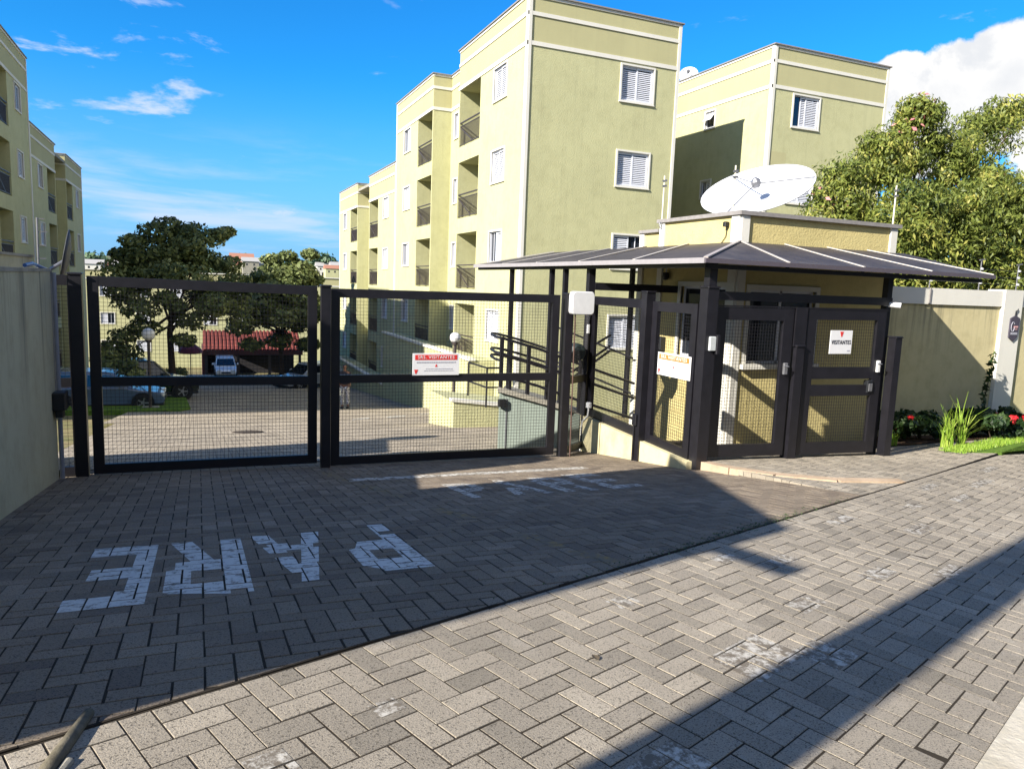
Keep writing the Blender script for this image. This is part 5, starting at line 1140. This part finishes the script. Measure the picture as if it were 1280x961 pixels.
# cars
CARG = simple('car_glass', lin(26, 32, 38), .05, 0, .1, 2, .8); TYRE = simple('tyre', lin(26, 26, 28), .85); RIM = simple('alloy_rim', lin(168, 170, 176), .3, .7, .1); HEADL = simple('headlamp', lin(214, 218, 222), .12); TAILL = simple('tail_lamp', lin(150, 22, 24), .2)
def car(label, x, y, rz, col, L=3.9, W=1.68, H=1.45, suv=False, wagon=False):
    """local: x forward, z up from the tyres' contact"""
    z0 = GI(x, y); t = thing('parked_car', label, 'car', (x, y, z0), rz, 'cars parked in the estate', True); paint = NT('car_paint'); paint.set('Base Color', col).set('Roughness', .22).set('Coat Weight', .6); P_ = paint.m
    gc = .2 if not suv else .27; belt = H*.62; h2 = L/2
    lower = [(-h2, gc+.12), (-h2+.02, belt*.72), (-h2+.08, belt-.02), (-h2*.55, belt), (h2*.30, belt-.02), (h2*.52, belt-.10), (h2*.93, belt*.74), (h2, belt*.58), (h2, gc+.15), (h2*.94, gc), (-h2*.94, gc)]
    roof = [(-h2+.10, belt-.03), (-h2+(.16 if (suv or wagon) else .30), H-.10), (-h2+.52, H), (h2*.02, H-.01), (h2*.16, H-.07), (h2*.50, belt-.10)]
    def loft(mb, prof, ws):
        i = len(mb.v); n = len(prof)
        for (a, b), w in zip(prof, ws): mb.v.append((a, -w/2, b))
        for (a, b), w in zip(prof, ws): mb.v.append((a, w/2, b))
        for k in range(n): mb.f.append((i+k, i+(k+1) % n, i+n+(k+1) % n, i+n+k))
        mb.f.append(tuple(range(i, i+n))[::-1]); mb.f.append(tuple(range(i+n, i+2*n)))
    m = MB(); loft(m, lower, [W*.9, W*.97, W*.95, W, W, W*.97, W*.92, W*.86, W*.88, W*.86, W*.86]); bo = m.build('body', P_, t); bo.modifiers.new('bevel', 'BEVEL').width = .05; bo.modifiers['bevel'].segments = 2
    m = MB(); loft(m, roof, [W*.92, W*.80, W*.77, W*.77, W*.79, W*.90]); ro = m.build('roof', P_, t); ro.modifiers.new('bevel', 'BEVEL').width = .04
    ins = lambda q, k=.06: q
    for s_ in (-1, 1):
        wa = lambda z: (W*.92+(W*.77-W*.92)*(z-belt)/(H-belt))/2+.004
        for a0, a1, b0, b1 in ((-h2+.46, -.16*L, -h2+.62, -.15*L), (-.135*L, h2*.36, -.13*L, h2*.13)):
            zb2, zt2 = belt+.03, H-.13; m = MB(); m.quad((a0, s_*wa(zb2), zb2), (a1, s_*wa(zb2), zb2), (b1, s_*wa(zt2), zt2), (b0, s_*wa(zt2), zt2)); m.build('side_window', CARG, t)
        for xw in (-h2+.66, h2-.72):
            m = MB(); R_ = .31 if not suv else .36; c = (xw, s_*(W/2-.1), R_); m.lathe([(R_*.62, -.1), (R_*.9, -.1), (R_, -.06), (R_, .06), (R_*.9, .1), (R_*.62, .1)], c, 20, (0, s_, 0)); wh = m.build('wheel', TYRE, t)
            m = MB(); m.lathe([(.001, .06), (R_*.2, .07), (R_*.24, .04), (R_*.6, .05), (R_*.64, .09), (R_*.64, -.05)], c, 20, (0, s_, 0))
            for k in range(5): a = 2*math.pi*k/5; m.beam((c[0], c[1]+s_*.075, c[2]), (c[0]+R_*.6*math.cos(a), c[1]+s_*.085, c[2]+R_*.6*math.sin(a)), .05, .02, (0, 1, 0))
            m.build('rim', RIM, wh)
            m = MB(); m.lathe([(R_+.07, .03), (R_+.07, -.02), (.001, -.02)], (xw, s_*W*.487, R_), 20, (0, s_, 0)); m.build('wheel_arch', BLACKP, t)
        MB().cbox(h2*.9, h2*1.0, s_*W*.30-.16, s_*W*.30+.16, belt*.60, belt*.74, .03).build('headlight', HEADL, t); MB().cbox(-h2-.01, -h2+.08, s_*W*.38-.1, s_*W*.38+.1, belt*.62, belt*.92, .03).build('taillight', TAILL, t)
        MB().cbox(h2*.26, h2*.34, s_*(W/2+.08)-.07, s_*(W/2+.08)+.07, belt+.02, belt+.14, .03).build('mirror', P_, t)
    m = MB(); m.quad((h2*.475, -W*.40, belt-.02), (h2*.475, W*.40, belt-.02), (h2*.185, W*.36, H-.10), (h2*.185, -W*.36, H-.10)); m.build('windscreen', CARG, t)
    xr_ = -h2+(.12 if (suv or wagon) else .14); m = MB(); m.quad((xr_-.02, -W*.38, belt+.04), (xr_-.02, W*.38, belt+.04), (xr_+(.03 if (suv or wagon) else .13), W*.34, H-.15), (xr_+(.03 if (suv or wagon) else .13), -W*.34, H-.15)); m.build('rear_window', CARG, t)
    MB().cbox(h2*.97, h2+.02, -W*.2, W*.2, belt*.42, belt*.56, .02).build('grille', BLACKP, t); MB().box(h2-.01, h2+.018, -.2, .2, gc+.16, gc+.27).build('number_plate', WPLAST, t)
    MB().cbox(-h2*.98, h2*.98, -W*.44, W*.44, gc-.04, gc+.1, .03).build('sill', BLACKP, t)
    return t
p = onY(130, 505, 30.3); car('grey blue hatchback parked across the lawn by the globe lamp', p.x+.1, 30.3, 0, lin(84, 100, 126))
p = onY(209, 490, 35.5); car('dark green utility car under the big tree', p.x-.9, 35.5, R(12), lin(30, 40, 36), 4.2, 1.75, 1.75, True)
p = onY(378, 484, 44.5); car('silver car by the gate posts under the smaller tree', p.x+.4, 44.5, R(-150), lin(150, 156, 164), 4.1, 1.7, 1.45)
p = onY(282, 467, 59.5); car('white small car facing out of the red roofed carport', p.x, 60.2, R(-90), lin(226, 226, 228), 3.7, 1.6, 1.42)
p = onY(80, 480, 34.5); car('black wagon half hidden behind the weathered wall end', p.x-1.2, 34.6, R(5), lin(36, 38, 42), 4.3, 1.72, 1.5, False, True)

# hillside houses and woods on the skyline
def hill_house(px_, py_, D, w, h, roofc, wallc, k):
    d = pix(px_, py_); c = d*(D/d.y); t = thing('hill_house', ['white gabled house on the far hillside', 'cream house with brown roof on the far hillside', 'pale house with grey roof on the far hillside'][k % 3], 'house', (c.x, c.y, c.z-h), 0, 'small houses on the far hillside')
    MB().box(c.x-w/2, c.x+w/2, c.y-w/2, c.y+w/2, c.z-h-4, c.z).build('wall', wallc, t); m = MB(); m.v += [(c.x-w*.56, c.y-w*.56, c.z), (c.x+w*.56, c.y-w*.56, c.z), (c.x+w*.56, c.y+w*.56, c.z), (c.x-w*.56, c.y+w*.56, c.z), (c.x-w*.56, c.y, c.z+w*.28), (c.x+w*.56, c.y, c.z+w*.28)]; m.f += [(0, 1, 5, 4), (2, 3, 4, 5), (0, 4, 3), (1, 2, 5), (0, 3, 2, 1)]; m.build('roof', roofc, t)
    for q in (-.25, .2): MB().box(c.x+q*w-.5, c.x+q*w+.5, c.y-w/2-.03, c.y-w/2, c.z-h*.6, c.z-h*.6+1.2).build('window', GLASS, t)
RB, RG = simple('brown_roof', lin(150, 104, 84), .9), simple('grey_roof', lin(150, 148, 146), .9)
for k, (px_, py_, w, h) in enumerate([(118, 330, 9, 4), (128, 333, 8, 3), (147, 331, 9, 4), (136, 336, 8, 4), (302, 324, 13, 4), (313, 327, 9, 4), (322, 331, 8, 4), (295, 331, 8, 4), (330, 334, 9, 4), (404, 333, 9, 4), (414, 336, 8, 4), (421, 332, 8, 3), (310, 336, 8, 4), (110, 336, 8, 4), (410, 341, 9, 4)]):
    hill_house(px_, py_, 470+7*(k % 5), w, h, [RG, RB, RG][k % 3], [TRIM, WALL, CONC][k % 3], k)
cl = []; rg = np.random.default_rng(5)
for k in range(120):
    px_ = rg.uniform(98, 432); py_ = rg.uniform(326, 345)-(4 if 110 < px_ < 125 or 400 < px_ < 418 else 0); d = pix(px_, py_); D = rg.uniform(485, 540); c = d*(D/d.y); r = rg.uniform(2.5, 5.5); cl.append((tuple(c), (r*1.4, r*1.4, r)))
o = leaf_cloud('far_woods', cl, 60, 2.2, LEAF_FAR, None, seed=6); o['kind'] = 'stuff'; o['label'] = 'mass of trees on the far hillside'; o['category'] = 'woods'

# ------------------------------------------------------------------ small things on the paving
t = thing('drain_stub', 'weathered concrete drain stub lying across the driveway edge', 'pipe', (-.36, 2.28, SWZ(-.3, 2.2)))
m = MB(); m.tube([(-.325, 2.40, SWZ(-.3, 2.4)+.012), (-.37, 2.22, SWZ(-.3, 2.2)+.014), (-.41, 2.08, SWZ(-.4, 2.05)+.006)], [.016, .020, .022], 10); m.build('pipe', simple('stained_concrete', lin(104, 98, 84), .95, 0, .4, 30, .1, .004), t, smooth=True); MB().tube([(-.345, 2.17, SWZ(-.3, 2.1)+.008), (-.375, 2.09, SWZ(-.3, 2.05)+.004)], .013, 8).build('broken_end', CONC, t)
def G2(px_, py_):
    d = pix(px_, py_); k = -1.369/(d.z+.0757*d.x-.00138*d.y); return d*k
c = G2(745, 823); m = MB(); pts = [(0, -.02), (.016, -.006), (.014, .012), (.0, .03), (-.014, .012), (-.016, -.006)]
m.v = [(c.x+a, c.y+b, SWZ(c.x+a, c.y+b)+.004+abs(a)*.3) for a, b in pts]; m.f = [(0, 1, 2, 3), (0, 3, 4, 5)]
tag(m.build('fallen_leaf', simple('dead_leaf', lin(76, 66, 50), .8)), 'single dry leaf lying on the sunlit sidewalk', 'leaf')
# moss and leaf litter along the joint
mm = MB(); rr = random.Random(8)
for k in range(700):
    s_ = rr.gauss(4.1, .8); x, y = J(s_, rr.gauss(.02, .03)); z = max(DRZ(x, y), SWZ(x, y))+.002; a = rr.uniform(0, 6.28); q = rr.uniform(.004, .014)
    mm.quad((x, y, z), (x+q*math.cos(a), y+q*math.sin(a), z+.006), (x+q*math.cos(a+1.6), y+q*math.sin(a+1.6), z+.004)); mm.t.append(rr.random())
mm.build('joint_moss', LEAF_DEEP, None, kind='stuff', label='moss and leaf litter in the joint between driveway and sidewalk', category='moss')

# ------------------------------------------------------------------ person walking up the estate road
def skin_mesh(name, pts, edges, radii, mat, parent, org, sub=2):
    me = bpy.data.meshes.new(name); me.from_pydata([tuple(Vector(p)) for p in pts], edges, []); o = bpy.data.objects.new(name, me); C.objects.link(o)
    o.modifiers.new('skin', 'SKIN'); sv = me.skin_vertices[0].data
    for i, r in enumerate(radii): sv[i].radius = r if isinstance(r, tuple) else (r, r); sv[i].use_root = (i == 0)
    s = o.modifiers.new('sub', 'SUBSURF'); s.levels = sub; s.render_levels = sub
    bpy.context.view_layer.update(); m2 = bpy.data.meshes.new_from_object(o.evaluated_get(bpy.context.evaluated_depsgraph_get())); bpy.data.objects.remove(o)
    m2.materials.clear(); m2.materials.append(mat); m2.polygons.foreach_set('use_smooth', [True]*len(m2.polygons)); r = bpy.data.objects.new(name, m2); C.objects.link(r); r.parent = parent; return r
def person(label, x, y, z, rz):
    t = thing('person', label, 'person', (x, y, z), rz, None, True); SK = simple('skin', lin(128, 90, 72), .6, 0, .05); SH = simple('dark_top', lin(44, 40, 50), .9); TRS = NT('patterned_trousers'); TRS.set('Base Color', TRS.ramp(TRS.noise(28, 2, .5), [(.45, lin(226, 224, 226)), (.55, lin(120, 112, 128))])).set('Roughness', .9); HR = simple('dark_hair', lin(34, 28, 26), .6)
    # facing -y; pelvis root
    P_ = [(0, 0, .92), (0, .01, 1.12), (0, .0, 1.36), (0, -.01, 1.46), (0, -.02, 1.52), (0, -.03, 1.62), (0, -.02, 1.68),
          (-.17, 0, 1.38), (-.22, -.01, 1.12), (-.19, -.14, .96), (-.175, -.2, .92), (.17, 0, 1.38), (.22, .02, 1.12), (.2, -.10, .93), (.185, -.16, .89),
          (-.09, 0, .86), (-.10, -.03, .48), (-.10, .02, .09), (-.10, -.12, .03), (.09, 0, .86), (.10, .04, .48), (.10, .10, .10), (.10, -.03, .03)]
    Ed = [(0, 1), (1, 2), (2, 3), (3, 4), (4, 5), (5, 6), (2, 7), (7, 8), (8, 9), (9, 10), (2, 11), (11, 12), (12, 13), (13, 14), (0, 15), (15, 16), (16, 17), (17, 18), (0, 19), (19, 20), (20, 21), (21, 22)]
    Rd = [(.15, .11), (.13, .10), (.15, .10), .06, .055, (.075, .09), (.06, .08), .055, .042, .032, .035, .055, .042, .032, .035, .085, .055, .04, .04, .085, .055, .04, .04]
    n0 = len(P_)
    for hi, s_ in ((10, -1), (14, 1)):
        h = Vector(P_[hi])
        for k in range(5):
            if k < 4: a = h+Vector(((k-1.5)*.018, -.035, -.01)); b = a+Vector((0, -.028+.004*abs(k-1.5), -.022)); 
            else: a = h+Vector((-s_*.035, -.01, .005)); b = a+Vector((-s_*.012, -.03, -.005))
            P_ += [tuple(a), tuple(b)]; j = len(P_)-2; Ed += [(hi, j), (j, j+1)]; Rd += [.009, .008]
    skin_mesh('body', P_, Ed, Rd, SK, t, 0)
    skin_mesh('top', [(0, .01, .88), (0, .01, 1.12), (0, 0, 1.36), (0, 0, 1.45), (-.17, 0, 1.38), (-.22, -.01, 1.14), (.17, 0, 1.38), (.22, .02, 1.14)], [(0, 1), (1, 2), (2, 3), (2, 4), (4, 5), (2, 6), (6, 7)], [(.20, .17), (.19, .16), (.20, .15), .085, .085, .07, .085, .07], SH, t, 0)
    skin_mesh('trousers', [(0, 0, .96), (-.09, 0, .86), (-.10, -.03, .48), (-.10, .02, .13), (.09, 0, .86), (.10, .04, .48), (.10, .10, .14)], [(0, 1), (1, 2), (2, 3), (0, 4), (4, 5), (5, 6)], [(.165, .125), .105, .085, .075, .105, .085, .075], TRS.m, t, 0)
    skin_mesh('hair', [(0, .035, 1.50), (0, .05, 1.60), (0, .01, 1.70)], [(0, 1), (1, 2)], [.07, (.10, .075), (.09, .10)], HR, t, 0)
    m = MB(); m.lathe([(.001, -.01), (.012, 0), (.001, .012)], (-.028, -.105, 1.63), 8); m.lathe([(.001, -.01), (.012, 0), (.001, .012)], (.028, -.105, 1.63), 8); m.beam((-.022, -.112, 1.575), (.022, -.112, 1.575), .01, .008); m.build('eyes_and_mouth', HR, t)
    m = MB(); m.hexa([(-.012, -.11, 1.595), (.012, -.11, 1.595), (.01, -.09, 1.595), (-.01, -.09, 1.595), (-.006, -.118, 1.605), (.006, -.118, 1.605), (.004, -.1, 1.635), (-.004, -.1, 1.635)]); m.build('nose', SK, t)
    for s_ in (-1, 1): MB().cbox(s_*.10-.05, s_*.10+.05, (-.17 if s_ < 0 else -.08), (.06 if s_ < 0 else .15), 0, .075, .02).build('shoe', BLACKP, t)
    return t
p = onY(431, 511, 28.4); person('person in a dark top and pale patterned trousers walking up the estate road', p.x, 28.4, GI(p.x, 28.4), R(-20))
b = thing('shopping_bag', 'small white bag held by the walking person', 'bag', (p.x-.27, 28.2, GI(p.x, 28.4)+.6)); MB().cbox(p.x-.36, p.x-.2, 28.1, 28.24, GI(p.x, 28.4)+.55, GI(p.x, 28.4)+.82, .03).build('sack', WPLAST, b); MB().tube([(p.x-.33, 28.17, GI(p.x, 28.4)+.82), (p.x-.28, 28.17, GI(p.x, 28.4)+.93), (p.x-.23, 28.17, GI(p.x, 28.4)+.82)], .008, 6).build('handle', WPLAST, b)
